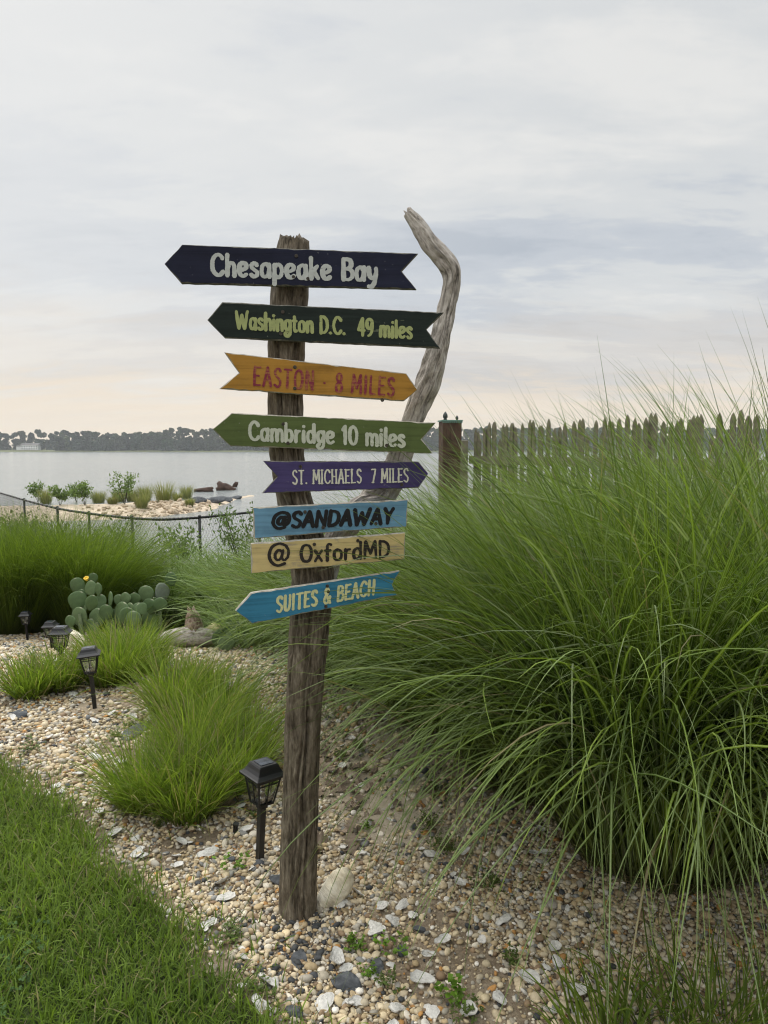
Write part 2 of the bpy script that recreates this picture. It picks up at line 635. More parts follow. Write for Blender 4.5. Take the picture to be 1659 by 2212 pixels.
def build_far_shore():
    xs = np.arange(-900, 901, 10.)
    rows = [(0, WZ - .4), (1.5, WZ + .7), (10, WZ + 1.6), (40, WZ + 2.4), (90, WZ + 3.5), (280, WZ + 5)]
    V, nx = [], len(xs)
    for dy, z in rows:
        V.append(np.stack([xs, shore_y(xs) + dy, np.full(nx, z) + .3 * np.sin(xs / 17.)], 1))
    V = np.concatenate(V)
    i = (np.arange(len(rows) - 1)[:, None] * nx + np.arange(nx - 1)[None]).ravel()
    o = np_mesh('far_shore', V, np.stack([i, i + 1, i + nx + 1, i + nx], 1), M['shore'], None, True)
    set_props(o, 'low grassy bank at the foot of the far woods', 'shore', None, 'structure')
    # the wood on the far shore: one mass of crowns made of many leaf clumps
    rng = np.random.default_rng(5)
    px = np.array([-1500, -600, -60, 0, 20, 42, 63, 86, 112, 135, 158, 185, 205, 225, 252, 278, 298, 318, 348, 365, 397, 430, 460, 700, 945, 1300, 2000, 3200])
    pt = np.array([932, 934, 936, 933.6, 938, 934, 935, 930, 938, 929.5, 934, 932.5, 934, 938, 937, 937, 935.5, 938, 930.5, 927, 925.5, 928.5, 927, 924, 924, 926, 928, 930])
    Vs, Fs, Cs = [], [], []
    tr_x = np.concatenate([np.arange(-760, 800, 8.5), np.arange(-760, 800, 7.), np.arange(-760, 800, 9.)])
    row = np.concatenate([np.zeros(184), np.ones(223), np.full(174, 2)])[:len(tr_x)]
    n = 0
    for x, r in zip(tr_x, row):
        x = x + rng.uniform(-3, 3)
        y = shore_y(x) + 14 + r * 16 + rng.uniform(-4, 4)
        if -490 < x < -418 and y < shore_y(x) + 34: continue           # clearing with the house
        P = CX + F * x / y
        top = (970 - np.interp(P, px, pt)) / F * y + 1.6
        if r < 1: top = WZ + 2 + (top - WZ) * rng.uniform(.42, .8)
        elif r < 2: top *= rng.uniform(.82, 1.0)
        else: top *= rng.uniform(.93, 1.06)
        zb = WZ + 2
        h = top - zb
        rad = rng.uniform(3.6, 6.2)
        nl = rng.integers(4, 8)
        cs = rng.uniform(-1, 1, (nl, 3)) * (rad * .8, rad * .65, h * .34)
        cs[:, 2] += zb + h * .62
        cs[0] = (0, 0, top - rad * .45)
        k = 460
        which = rng.integers(0, nl, k)
        d = rng.normal(size=(k, 3)); d /= np.linalg.norm(d, axis=1)[:, None]
        rr = rad * rng.uniform(.38, .62, nl)[which] * rng.uniform(.7, 1.08, k)
        c = cs[which] + d * rr[:, None] * (1, 1, .8)
        c[:, 2] = np.minimum(c[:, 2], top)
        low = rng.random(k) < .34
        c[low, 2] = zb + rng.uniform(-1, h * .55, low.sum()); c[low, 0] *= 1.4
        c += (x, y, 0)
        a = rng.normal(size=(k, 3)); a /= np.linalg.norm(a, axis=1)[:, None]
        b = np.cross(a, rng.normal(size=(k, 3))); b /= np.linalg.norm(b, axis=1)[:, None]
        s = rng.uniform(.8, 1.9, k)[:, None]
        q = np.stack([c - a * s - b * s * .7, c + a * s - b * s * .4, c + a * s * .8 + b * s * .8, c - a * s * .6 + b * s], 1)
        Vs.append(q.reshape(-1, 3))
        t = np.array((.040, .060, .026)) * rng.uniform(.7, 1.25) * np.array((rng.uniform(.8, 1.25), 1, rng.uniform(.8, 1.1)))
        if rng.random() < .08: t = np.array((.075, .10, .035))
        Cs.append(np.repeat(t[None] * rng.uniform(.75, 1.3, (k, 1)), 4, 0))
        n += k
    V = np.concatenate(Vs)
    o = np_mesh('woodland', V, np.arange(n * 4).reshape(-1, 4), M['far_leaf'], None, False, {'col': np.concatenate(Cs)})
    set_props(o, 'dark hazy wood along the far side of the river', 'wood', None, 'stuff')


build_far_shore()

SPIT = np.array([(-60, 35, 5, .5), (-30, 37, 4.2, .5), (-19, 38.2, 3.6, .5), (-15.2, 39.6, 3.6, .5), (-13.2, 42.5, 3.0, .42), (-11.9, 47, 1.6, .32), (-11.2, 50.5, .6, .12), (-10.2, 54.5, .3, .07)])


def spit_h(x, y):
    x = np.asarray(x, float); y = np.asarray(y, float)
    best = np.full(x.shape, -1.0)
    for (x0, y0, w0, h0), (x1, y1, w1, h1) in zip(SPIT[:-1], SPIT[1:]):
        dx, dy = x1 - x0, y1 - y0
        t = np.clip(((x - x0) * dx + (y - y0) * dy) / (dx * dx + dy * dy), 0, 1)
        d = np.hypot(x - x0 - t * dx, y - y0 - t * dy)
        w = w0 + (w1 - w0) * t; h = h0 + (h1 - h0) * t
        best = np.maximum(best, h * (1 - (d / w) ** 2))
    best = best + .05 * np.sin(2.3 * x + y) * np.sin(1.9 * y - x * .7) + .02 * np.sin(7 * x) * np.sin(6 * y)
    return WZ + np.maximum(best, -.5)


def build_spit():
    xs = np.arange(-62, -8, .22); ys = np.arange(28, 58, .22)
    X, Y = np.meshgrid(xs, ys)
    V = np.stack([X, Y, spit_h(X, Y)], -1).reshape(-1, 3)
    nx, ny = len(xs), len(ys)
    i = (np.arange(ny - 1)[:, None] * nx + np.arange(nx - 1)[None]).ravel()
    Fq = np.stack([i, i + 1, i + nx + 1, i + nx], 1)
    keep = (V[Fq][:, :, 2] > WZ - .3).any(1)
    o = np_mesh('shingle_spit', V, Fq[keep], M['shingle'], None, True)
    set_props(o, 'pale stony spit of land jutting into the river', 'spit', None, 'structure')


build_spit()

# ------------------------------------------------------------------ signpost
SIGN_Y = 2.34
post_base = np.array(gp(642, 1992)); post_base[1] = SIGN_Y
post_base[0] = at(642, 1992, SIGN_Y)[0]; post_base[2] = float(ground_z(post_base[0], SIGN_Y))
sp = empty('signpost', post_base, 'forked driftwood signpost carrying eight painted boards, standing in the gravel', 'signpost')


def cat_rom(P, n):
    P = np.asarray(P, float)
    Pp = np.vstack([2 * P[0] - P[1], P, 2 * P[-1] - P[-2]])
    out = []
    for i in range(1, len(Pp) - 2):
        p0, p1, p2, p3 = Pp[i - 1:i + 3]
        t = np.linspace(0, 1, n, endpoint=False)[:, None]
        out.append(.5 * ((2 * p1) + (-p0 + p2) * t + (2 * p0 - 5 * p1 + 4 * p2 - p3) * t ** 2 + (-p0 + 3 * p1 - 3 * p2 + p3) * t ** 3))
    out.append(P[-1][None])
    return np.vstack(out)


def limb(name, pts, mat, parent, origin, seed, nper=14, nseg=48, cracks=3, rough=.05, knots=4, jag=.0, grain_scale=1.0, squash=None, fine=.0):
    """pts: rows of x, y, z, r in world space -> one limb surface with uneven outline, checks and a broken end"""
    rng = np.random.default_rng(seed)
    S = cat_rom(pts, nper)
    n = len(S)
    P, rad = S[:, :3], S[:, 3]
    T = np.gradient(P, axis=0); T /= np.linalg.norm(T, axis=1)[:, None]
    length = np.concatenate(([0], np.cumsum(np.linalg.norm(np.diff(P, axis=0), axis=1))))
    side = np.array((1.0, 0, 0))
    A = side[None] - T * (T @ side)[:, None]; A /= np.linalg.norm(A, axis=1)[:, None]
    B = np.cross(T, A)
    ang = np.linspace(0, 2 * np.pi, nseg, endpoint=False)
    th = ang[None, :] + np.zeros((n, 1)); l = length[:, None] + 0 * th
    k = np.ones((n, nseg))
    for j in range(9):
        f = rng.integers(1, 6); fl = rng.uniform(1.5, 9); ph = rng.uniform(0, 6.3, 2)
        k += rough * rng.uniform(.25, 1) * np.sin(f * th + ph[0] + .6 * np.sin(fl * .6 * l)) * np.cos(fl * l + ph[1]) / (1 + .25 * f)
    for j in range(26):     # long shallow ribs along the grain
        a0 = rng.uniform(0, 6.28); w = rng.uniform(.05, .14)
        dd = np.angle(np.exp(1j * (th - a0 - .15 * np.sin(3 * l + j))))
        k += rng.uniform(-.028, .022) * np.exp(-(dd / w) ** 2)
    for j in range(cracks):
        a0 = rng.uniform(-2.6, -.5) if j else -1.12; l0 = rng.uniform(0, length[-1]) if j else .45; ll = rng.uniform(.35, .9) * length[-1] * .5
        dd = np.angle(np.exp(1j * (th - a0 - .12 * np.sin(5 * l + j) - .05 * np.sin(17 * l))))
        k -= .24 * np.exp(-(dd / .05) ** 2) * np.exp(-((l - l0) / ll) ** 4)
    for j in range(knots):
        a0 = rng.uniform(-2.9, -.3); l0 = rng.uniform(.05, .95) * length[-1]; w = rng.uniform(.012, .025)
        dd = np.angle(np.exp(1j * (th - a0))) * rad[:, None]
        q = (dd ** 2 + ((l - l0) * .6) ** 2) / w ** 2
        k -= rng.uniform(.10, .26) * np.exp(-q * 2.5) - .06 * np.exp(-q * .5)
    for j in range(14 if fine else 0):      # small dents and lumps
        f = rng.integers(3, 11); fl = rng.uniform(18, 80); ph = rng.uniform(0, 6.3, 3)
        k += fine * .45 * np.sin(f * th + ph[0] + 1.5 * np.sin(fl * .3 * l + ph[2])) * np.sin(fl * l + ph[1] + np.sin(2 * th + ph[2]))
    rr = rad[:, None] * k
    sq = 1.0 if squash is None else squash
    V = P[:, None] + rr[..., None] * (np.cos(th)[..., None] * A[:, None] + sq * np.sin(th)[..., None] * B[:, None])
    if jag:
        jj = rng.normal(size=nseg) * jag
        jj = (jj + np.roll(jj, 1)) / 2
        V[-1] += T[-1] * jj[:, None]
        V[-2] += T[-1] * jj[:, None] * .6
    G = np.stack([np.cos(th) * rad[:, None], np.sin(th) * rad[:, None], l], -1)
    V = V.reshape(-1, 3); G = G.reshape(-1, 3)
    i = np.arange(n - 1)[:, None] * nseg; j = np.arange(nseg)[None]; j2 = (j + 1) % nseg
    Fq = np.stack([i + j, i + j2, i + nseg + j2, i + nseg + j], -1).reshape(-1, 4)
    # end caps with uneven faces
    caps = []
    for e, sgn in ((0, -1), (n - 1, 1)):
        base = e * nseg + np.arange(nseg)
        mid = len(V)
        ring = P[e] + (V[base] - P[e]) * .55 + T[e] * sgn * rad[e] * (.10 + .22 * rng.normal(size=(nseg, 1)) * (.6 if jag else .2))
        V = np.vstack([V, ring, (P[e] + T[e] * sgn * rad[e] * .02)[None]])
        G = np.vstack([G, np.stack([np.cos(ang) * .02, np.sin(ang) * .02, length[e] + np.zeros(nseg)], 1), [[0, 0, length[e]]]])
        rb = mid + np.arange(nseg)
        a, b = base, np.roll(base, -1); c, d = np.roll(rb, -1), rb
        q = np.stack([a, b, c, d], 1)
        tr = np.stack([d, c, np.full(nseg, mid + nseg)], 1)
        if sgn < 0: q = q[:, ::-1]; tr = tr[:, ::-1]
        caps.append((q, tr))
    o = np_mesh(name, V - np.asarray(origin), [Fq] + [c[0] for c in caps] + [c[1] for c in caps], mat, parent, True, {'grain': G * grain_scale})
    return o


def limb_from_px(rows):
    out = []
    for px, py, w, Y in rows:
        p = at(px, py, Y)
        dep = (p - CAM) @ FW
        out.append((*p, w / F * dep / 2))
    return np.array(out)


trunk_rows = [(636, 2060, 80, SIGN_Y), (641, 1992, 79, SIGN_Y), (643, 1900, 79, SIGN_Y), (646, 1800, 79, SIGN_Y), (649, 1700, 79, SIGN_Y), (654, 1590, 79, SIGN_Y),
              (659, 1480, 80, SIGN_Y), (664, 1400, 82, SIGN_Y), (669, 1320, 85, SIGN_Y), (676, 1255, 90, SIGN_Y), (668, 1195, 88, SIGN_Y),
              (650, 1130, 80, SIGN_Y), (637, 1080, 76, SIGN_Y), (626, 1020, 75, SIGN_Y), (620, 960, 74, SIGN_Y), (618, 880, 75, SIGN_Y),
              (618, 800, 76, SIGN_Y + .01), (621, 720, 80, SIGN_Y + .01), (626, 640, 83, SIGN_Y + .02), (632, 570, 78, SIGN_Y + .02), (636, 524, 70, SIGN_Y + .02)]
limb('trunk', limb_from_px(trunk_rows), M['trunk'], sp, post_base, 3, nper=22, nseg=128, cracks=8, rough=.05, knots=14, jag=.007, fine=.022)
BY = 2.43
branch_rows = [(690, 1262, 56, SIGN_Y + .02), (715, 1195, 58, SIGN_Y + .05), (757, 1122, 60, BY - .03), (812, 1080, 62, BY), (846, 1034, 58, BY), (868, 975, 52, BY),
               (890, 912, 47, BY), (916, 850, 50, BY), (934, 800, 50, BY), (951, 735, 42, BY), (963, 680, 39, BY + .01), (974, 625, 38, BY + .01),
               (975, 590, 42, BY + .01), (958, 562, 44, BY + .01), (928, 526, 40, BY + .01), (902, 488, 34, BY + .02), (880, 459, 22, BY + .02)]
b = limb('branch', limb_from_px(branch_rows), M['drift'], sp, post_base, 8, nper=30, nseg=64, cracks=5, rough=.10, knots=22, jag=.008, fine=.05)
b['label'] = 'bare silver grey driftwood branch forking off to the right'

# ---- painted boards
# a stroke alphabet: each glyph = (advance, [strokes]); stroke = ('S' smooth | 'L' straight, points)
def S(*p): return ('S', p)
def Ln(*p): return ('L', p)


X = .64
GL = {
    'C': (.66, [S((.62, .80), (.50, .95), (.32, .99), (.12, .80), (.05, .48), (.12, .18), (.32, .02), (.50, .05), (.63, .2))]),
    'h': (.52, [Ln((.07, 0), (.07, 1)), S((.07, .36), (.16, .56), (.30, .63), (.42, .54), (.45, .34), (.45, 0))]),
    'e': (.52, [S((.08, .30), (.28, .33), (.43, .42), (.42, .56), (.27, .64), (.11, .55), (.05, .32), (.12, .09), (.28, .01), (.47, .10))]),
    's': (.44, [S((.38, .54), (.24, .64), (.09, .57), (.09, .43), (.22, .33), (.37, .22), (.36, .07), (.2, 0), (.04, .09))]),
    'a': (.54, [S((.44, .48), (.30, .63), (.11, .54), (.05, .30), (.11, .06), (.27, .01), (.41, .14), (.45, .3)), Ln((.46, .63), (.46, .0))]),
    'p': (.54, [Ln((.07, .63), (.07, -.34)), S((.07, .46), (.21, .63), (.39, .57), (.47, .33), (.40, .08), (.24, .0), (.08, .12))]),
    'k': (.50, [Ln((.07, 0), (.07, 1)), Ln((.42, .62), (.09, .28)), Ln((.20, .38), (.46, 0))]),
    'B': (.60, [Ln((.08, 0), (.08, 1)), S((.08, .97), (.36, .98), (.49, .85), (.46, .64), (.30, .54), (.1, .53)), S((.1, .53), (.36, .52), (.55, .40), (.54, .15), (.38, .02), (.08, .03))]),
    'y': (.52, [S((.05, .62), (.09, .30), (.22, .12), (.38, .2), (.45, .4)), S((.46, .62), (.44, .2), (.34, -.12), (.20, -.29), (.06, -.27))]),
    'W': (.98, [Ln((.03, 1), (.24, 0)), Ln((.24, 0), (.48, .80)), Ln((.48, .80), (.68, 0)), Ln((.68, 0), (.93, 1.02))]),
    'i': (.20, [Ln((.09, 0), (.09, .62)), Ln((.09, .84), (.10, .88))]),
    'n': (.52, [Ln((.07, 0), (.07, .62)), S((.07, .36), (.16, .56), (.30, .63), (.42, .54), (.45, .34), (.45, 0))]),
    'g': (.52, [S((.44, .5), (.29, .63), (.10, .54), (.06, .33), (.12, .13), (.27, .07), (.40, .17), (.44, .34)), S((.46, .63), (.46, .2), (.43, -.14), (.28, -.3), (.10, -.26), (.06, -.14), (.16, -.06))]),
    't': (.38, [S((.17, .88), (.17, .5), (.17, .16), (.24, .02), (.35, .05)), Ln((.02, .62), (.34, .62))]),
    'o': (.54, [S((.27, .63), (.11, .54), (.06, .32), (.11, .08), (.27, 0), (.42, .08), (.48, .32), (.42, .55), (.26, .63))]),
    'D': (.64, [Ln((.08, 0), (.08, 1)), S((.08, .97), (.32, .95), (.53, .78), (.59, .48), (.52, .2), (.32, .04), (.08, .03))]),
    '.': (.20, [Ln((.09, .04), (.10, .06))]),
    '·': (.22, [Ln((.10, .42), (.11, .43))]),
    '4': (.58, [Ln((.40, 0), (.40, 1)), Ln((.40, 1), (.05, .32)), Ln((.05, .30), (.56, .30))]),
    '9': (.54, [S((.47, .72), (.38, .50), (.20, .44), (.07, .58), (.07, .82), (.22, .98), (.40, .94), (.48, .76), (.46, .36), (.34, .1), (.16, .0))]),
    'm': (.82, [Ln((.07, 0), (.07, .62)), S((.07, .36), (.16, .57), (.28, .63), (.38, .55), (.41, .36), (.41, 0)), S((.41, .36), (.50, .57), (.62, .63), (.72, .55), (.75, .36), (.75, 0))]),
    'l': (.20, [Ln((.09, 0), (.09, 1))]),
    'E': (.54, [Ln((.08, 1), (.08, 0)), Ln((.08, .97), (.50, .97)), Ln((.08, .52), (.42, .52)), Ln((.08, .03), (.52, .03))]),
    'A': (.62, [Ln((.03, 0), (.31, 1)), Ln((.31, 1), (.59, 0)), Ln((.13, .34), (.49, .34))]),
    'S': (.54, [S((.48, .84), (.34, .98), (.14, .94), (.06, .77), (.14, .60), (.32, .48), (.48, .32), (.45, .11), (.28, .0), (.05, .12))]),
    'T': (.60, [Ln((.02, .97), (.58, .97)), Ln((.30, .97), (.30, 0))]),
    'O': (.70, [S((.35, .99), (.15, .88), (.06, .5), (.14, .12), (.35, .01), (.55, .12), (.64, .5), (.55, .88), (.34, .99))]),
    'N': (.62, [Ln((.07, 0), (.07, 1)), Ln((.07, 1), (.54, 0)), Ln((.54, 0), (.54, 1))]),
    '8': (.54, [S((.28, .54), (.12, .64), (.09, .84), (.26, .99), (.44, .86), (.42, .66), (.27, .54), (.10, .40), (.05, .2), (.16, .03), (.34, .0), (.49, .14), (.47, .38), (.29, .54))]),
    'M': (.78, [Ln((.05, 0), (.11, 1)), Ln((.11, 1), (.39, .28)), Ln((.39, .28), (.67, 1)), Ln((.67, 1), (.73, 0))]),
    'I': (.22, [Ln((.10, 0), (.10, 1))]),
    'L': (.50, [Ln((.08, 1), (.08, 0)), Ln((.08, .03), (.48, .03))]),
    'b': (.54, [Ln((.07, 0), (.07, 1)), S((.07, .46), (.21, .63), (.39, .57), (.47, .33), (.40, .08), (.24, .0), (.08, .12))]),
    'r': (.38, [Ln((.07, 0), (.07, .62)), S((.07, .38), (.16, .56), (.34, .60))]),
    'd': (.54, [S((.44, .48), (.30, .63), (.11, .54), (.05, .30), (.11, .06), (.27, .01), (.41, .14), (.45, .3)), Ln((.46, 1), (.46, .0))]),
    '1': (.32, [Ln((.03, .78), (.18, .98)), Ln((.18, 1), (.18, 0))]),
    '0': (.58, [S((.29, .99), (.12, .86), (.06, .5), (.12, .14), (.29, .01), (.45, .14), (.52, .5), (.45, .86), (.28, .99))]),
    'H': (.62, [Ln((.08, 0), (.08, 1)), Ln((.54, 0), (.54, 1)), Ln((.08, .5), (.54, .5))]),
    'U': (.60, [S((.08, 1), (.08, .5), (.10, .2), (.2, .03), (.36, .03), (.48, .18), (.52, .5), (.52, 1))]),
    '&': (.66, [S((.60, .0), (.42, .28), (.2, .62), (.15, .84), (.28, .98), (.42, .86), (.36, .66), (.12, .42), (.06, .2), (.18, .01), (.38, .05), (.54, .24), (.60, .44))]),
    '@': (1.02, [S((.66, .62), (.48, .68), (.34, .52), (.34, .32), (.46, .22), (.60, .34), (.68, .64)), S((.70, .68), (.64, .34), (.74, .20), (.90, .34), (.94, .62), (.80, .90), (.50, 1.0), (.20, .86), (.06, .50), (.16, .14), (.44, -.04), (.78, .04))]),
    'f': (.40, [S((.40, .92), (.28, .98), (.18, .86), (.17, .5), (.17, 0)), Ln((.02, .60), (.36, .60))]),
    'x': (.46, [Ln((.04, .62), (.42, 0)), Ln((.42, .62), (.04, 0))]),
    'Y': (.56, [Ln((.03, 1), (.28, .48)), Ln((.53, 1), (.28, .48)), Ln((.28, .48), (.28, 0))]),
    '7': (.52, [Ln((.03, .97), (.49, .97)), Ln((.49, .97), (.20, 0))]),
    ' ': (.34, []),
}


def lettering_mesh(text, x0, x1, base0, base1, cap, weight, slant=0., serif=False, vary=.12, seed=0, gap=.10, hollow=False, bigat=1.0):
    """flat painted strokes in a board's own plane; returns V, faces (x right, y out of the board, z up)"""
    rng = np.random.default_rng(seed)
    strokes, cur = [], 0.0
    for ch in text:
        adv, st = GL[ch]
        sc = bigat if ch == '@' else 1.0
        for kind, pts in st:
            p = np.array(pts, float) * sc
            if ch == '@': p[:, 1] -= (sc - 1) * .35
            strokes.append((kind, p + (cur, 0), ch))
            if serif and kind == 'L':
                for e in (0, -1):
                    if (p[e, 1] < .01 or p[e, 1] > .99) and abs(p[0, 1] - p[-1, 1]) > .3:
                        strokes.append(('F', np.array([(p[e, 0] - .13 + cur, .02 if p[e, 1] < .5 else .98), (p[e, 0] + .13 + cur, .02 if p[e, 1] < .5 else .98)]), ch))
        cur += adv * sc + gap
    total = cur - gap
    sx = (x1 - x0) / (total + slant * .5)
    V, Fa = [], []
    nv = 0
    for si, (kind, p, ch) in enumerate(strokes):
        if kind == 'S':
            q = cat_rom(p, 7)
        else:
            tt = np.linspace(0, 1, 7)[:, None]
            q = p[0] * (1 - tt) + p[1] * tt
        w = weight * (.62 if kind == 'F' else 1.0)
        q = q.copy()
        q[:, 0] += slant * q[:, 1] * .5
        # to metres
        zz = q[:, 1] * cap
        xx = x0 + q[:, 0] * sx
        bz = base0 + (base1 - base0) * (xx - x0) / (x1 - x0)
        P = np.stack([xx, bz + zz], 1)
        P += rng.normal(size=P.shape) * cap * .006
        T = np.gradient(P, axis=0)
        T /= np.maximum(np.linalg.norm(T, axis=1), 1e-9)[:, None]
        Nn = np.stack([-T[:, 1], T[:, 0]], 1)
        t = np.linspace(0, 1, len(P))
        hw = cap * w * .5 * (1 + vary * np.sin(rng.uniform(0, 6.3) + t * rng.uniform(2, 5)) + .04 * rng.normal(size=len(P)))
        # brush letters: thinner across, thicker up and down
        hw = hw * (.80 + .28 * np.abs(T[:, 1]))
        # rounded ends: extend and taper
        e0 = P[0] - T[0] * hw[0] * .75; e1 = P[-1] + T[-1] * hw[-1] * .75
        P = np.vstack([e0, P, e1]); Nn = np.vstack([Nn[0], Nn, Nn[-1]]); hw = np.concatenate(([hw[0] * .45], hw, [hw[-1] * .45]))
        off = .0007 + .00016 * (si % 7) + .0006 * np.linspace(0, 1, len(P))
        for sgn in (1, -1):
            Q = P + Nn * hw[:, None] * sgn
            V.append(np.stack([Q[:, 0], -off, Q[:, 1]], 1))
        m = len(P)
        i = np.arange(m - 1)
        Fa.append(np.stack([nv + i, nv + m + i, nv + m + i + 1, nv + i + 1], 1))
        nv += 2 * m
    return np.vstack(V), np.vstack(Fa)


def paint_mat(name, col, worn, wear=.25, seed=1):
    t = NT(name)
    g = t.noise(t.coord('Object', (6, 30, 120), loc=(seed, 0, seed)), 1.0, 5, .65, .2)
    b_ = t.noise(t.coord('Object', (1, 1, 1), loc=(seed * 3, 0, 0)), 45, 4, .65)
    s = t.math('ADD', t.math('MULTIPLY', g, .55), t.math('MULTIPLY', b_, .45))
    f = t.ramp(s, [(.66 - wear * .35, 0.0), (.72 - wear * .3, .8)])
    c = t.mix(f, t.mix(1.0, col, t.ramp(b_, [(.3, .82), (.7, 1.1)]), 'MULTIPLY'), worn)
    t.base(c, .6, .3)
    return t.mat


def board(name, outline, mid_px, yaw, mat, edge, label, text=None, screws=(), thick=.018, roll_back=0.0, gap=.064):
    """outline: corners in view pixels; the board is a real plank nailed to the post at mid_px, turned by yaw"""
    a = R(yaw)
    n = np.array((math.sin(a), -math.cos(a), 0.0))
    tilt = R(roll_back)
    ux = np.array((math.cos(a), math.sin(a), 0.0))
    uz = np.array((0, 0, 1.0))
    n = n * math.cos(tilt) - uz * math.sin(tilt)
    uz = np.cross(n, ux) * -1
    uz = uz if uz[2] > 0 else -uz
    P0 = at(mid_px[0], mid_px[1], SIGN_Y - gap - thick)

    def on(px, py):
        d = ray(px, py)
        t = ((P0 - CAM) @ n) / (d @ n)
        p = CAM + d * t - P0
        return np.array((p @ ux, p @ uz))
    poly = np.array([on(*p) for p in outline])
    # upright local frame: x along the plank
    bm = bmesh.new()
    # slightly uneven edges: subdivide outline and jitter
    rng = np.random.default_rng(abs(hash(label)) % 1000 if False else len(label) * 7)
    pts = []
    m = len(poly)
    for i in range(m):
        p, q = poly[i], poly[(i + 1) % m]
        k = max(2, int(np.linalg.norm(q - p) / .02))
        for j in range(k):
            w = p + (q - p) * j / k
            if j: w = w + rng.normal(size=2) * .0005
            pts.append(w)
    pts = np.array(pts)
    area = np.sum(pts[:, 0] * np.roll(pts[:, 1], -1) - np.roll(pts[:, 0], -1) * pts[:, 1])
    if area < 0: pts = pts[::-1]
    # inset for the chamfer
    nxt, prv = np.roll(pts, -1, 0), np.roll(pts, 1, 0)
    tg = nxt - prv; tg /= np.linalg.norm(tg, axis=1)[:, None]
    inn = np.stack([-tg[:, 1], tg[:, 0]], 1)
    ins = pts + inn * (.0028 + .0010 * rng.normal(size=(len(pts), 1)).clip(-1.5, 1.5))
    rings = [[bm.verts.new((p[0], y, p[1])) for p in arr] for arr, y in ((ins, 0.0), (pts, .003), (pts, thick - .002), (ins, thick))]
    front = bm.faces.new(rings[0]); front.material_index = 0
    back = bm.faces.new(rings[3][::-1]); back.material_index = 0
    for r0, r1 in zip(rings[:-1], rings[1:]):
        for i in range(len(pts)):
            j = (i + 1) % len(pts)
            f = bm.faces.new((r0[j], r0[i], r1[i], r1[j])); f.material_index = 1
    bmesh.ops.recalc_face_normals(bm, faces=bm.faces[:])
    bmesh.ops.triangulate(bm, faces=[front, back])
    o = bm_obj(name, bm, mat, sp, False)
    o.data.materials.append(edge)
    Mx = Matrix(((ux[0], -n[0], uz[0], 0), (ux[1], -n[1], uz[1], 0), (ux[2], -n[2], uz[2], 0), (0, 0, 0, 1)))
    loc = P0 - post_base
    o.matrix_local = Matrix.Translation(Vector(loc)) @ Mx
    o['label'] = label
    if text:
        s0, s1 = on(*text['start']), on(*text['end'])
        capm = text['cap'] / F * ((P0 - CAM) @ FW)
        V, Fa = lettering_mesh(text['t'], s0[0], s1[0], s0[1], s1[1], capm, text['w'], text.get('slant', 0), text.get('serif', False),
                               text.get('vary', .12), text.get('seed', 1), text.get('gap', .1), bigat=text.get('bigat', 1.0))
        np_mesh('lettering', V, Fa, text['mat'], o, False)
    for s_ in screws:
        p = on(*s_)
        sb = bmesh.new()
        bmesh.ops.create_cone(sb, cap_ends=True, segments=12, radius1=.0062, radius2=.005, depth=.003,
                              matrix=Matrix.Translation((p[0], -.0008, p[1])) @ Matrix.Rotation(R(90), 4, 'X'))
        add_box(sb, (p[0], -.0024, p[1]), (.006, .0008, .0012), Matrix.Rotation(R(37), 3, 'Y'))
        bm_obj('screw', sb, M['screw'], o)
    return o


board('arrow_board', [(354.8, 569.8), (392.8, 528), (903, 547.4), (868, 585.5), (899.6, 624.8), (391, 611.9)], (628, 575), 2,
      mat_board('navy_paint', (.0125, .0145, .032), 1, (.20, .20, .20), .22, .35), M['dark_edge'], 'navy blue board with pointed left end and white lettering',
      dict(t='Chesapeake Bay', start=(457, 594.5), end=(815, 607), cap=44, w=.205, gap=.13, mat=paint_mat('white_letter_paint', (.47, .49, .465), (.2, .2, .22), .2, 1), seed=2),
      [(640, 553), (634, 598), (665, 602)])
board('arrow_board', [(447.4, 691), (479.6, 652.3), (958.9, 674.7), (921.5, 711.6), (951, 752), (484.8, 729.7)], (620, 698), 3,
      mat_board('dark_green_paint', (.0145, .0215, .0180), 2, (.17, .19, .12), .28, .35), M['dark_edge'], 'very dark green board with pointed left end and yellow green lettering',
      dict(t='Washington D.C.  49 miles', start=(510, 709), end=(890, 731), cap=36, w=.185, gap=.11, mat=paint_mat('yellow_green_letter_paint', (.335, .37, .15), (.1, .12, .08), .2, 2), seed=3),
      [(611, 674), (607, 721)])
board('arrow_board', [(483.9, 760.6), (878, 806.2), (902.2, 841.9), (873, 866.4), (473.6, 839.7), (516, 805.3)], (618, 805), 8,
      mat_board('ochre_paint', (.36, .185, .032), 3, (.15, .09, .045), .30, .4, lighter=1.15), M['worn_edge'], 'ochre yellow board pointing right with faded red lettering',
      dict(t='EASTON · 8 MILES', start=(547, 832), end=(853, 856), cap=40, w=.125, gap=.2, slant=.16, mat=paint_mat('red_letter_paint', (.21, .022, .045), (.33, .14, .045), .50, 3), seed=4),
      [(637, 793), (637, 839), (826, 864)])
board('arrow_board', [(458.9, 926.7), (500, 892.2), (942, 912.9), (911, 948.5), (935.4, 979.8), (497, 963.5)], (622, 935), 6,
      mat_board('olive_paint', (.088, .118, .038), 4, (.22, .22, .14), .26, .32, lighter=1.15), M['worn_edge'], 'olive green board with pointed left end and pale lettering',
      dict(t='Cambridge 10 miles', start=(538, 950), end=(874, 965), cap=39, w=.185, gap=.11, mat=paint_mat('pale_letter_paint', (.48, .50, .40), (.2, .22, .12), .2, 4), seed=5),
      [(612, 916), (622, 957), (835, 962)])
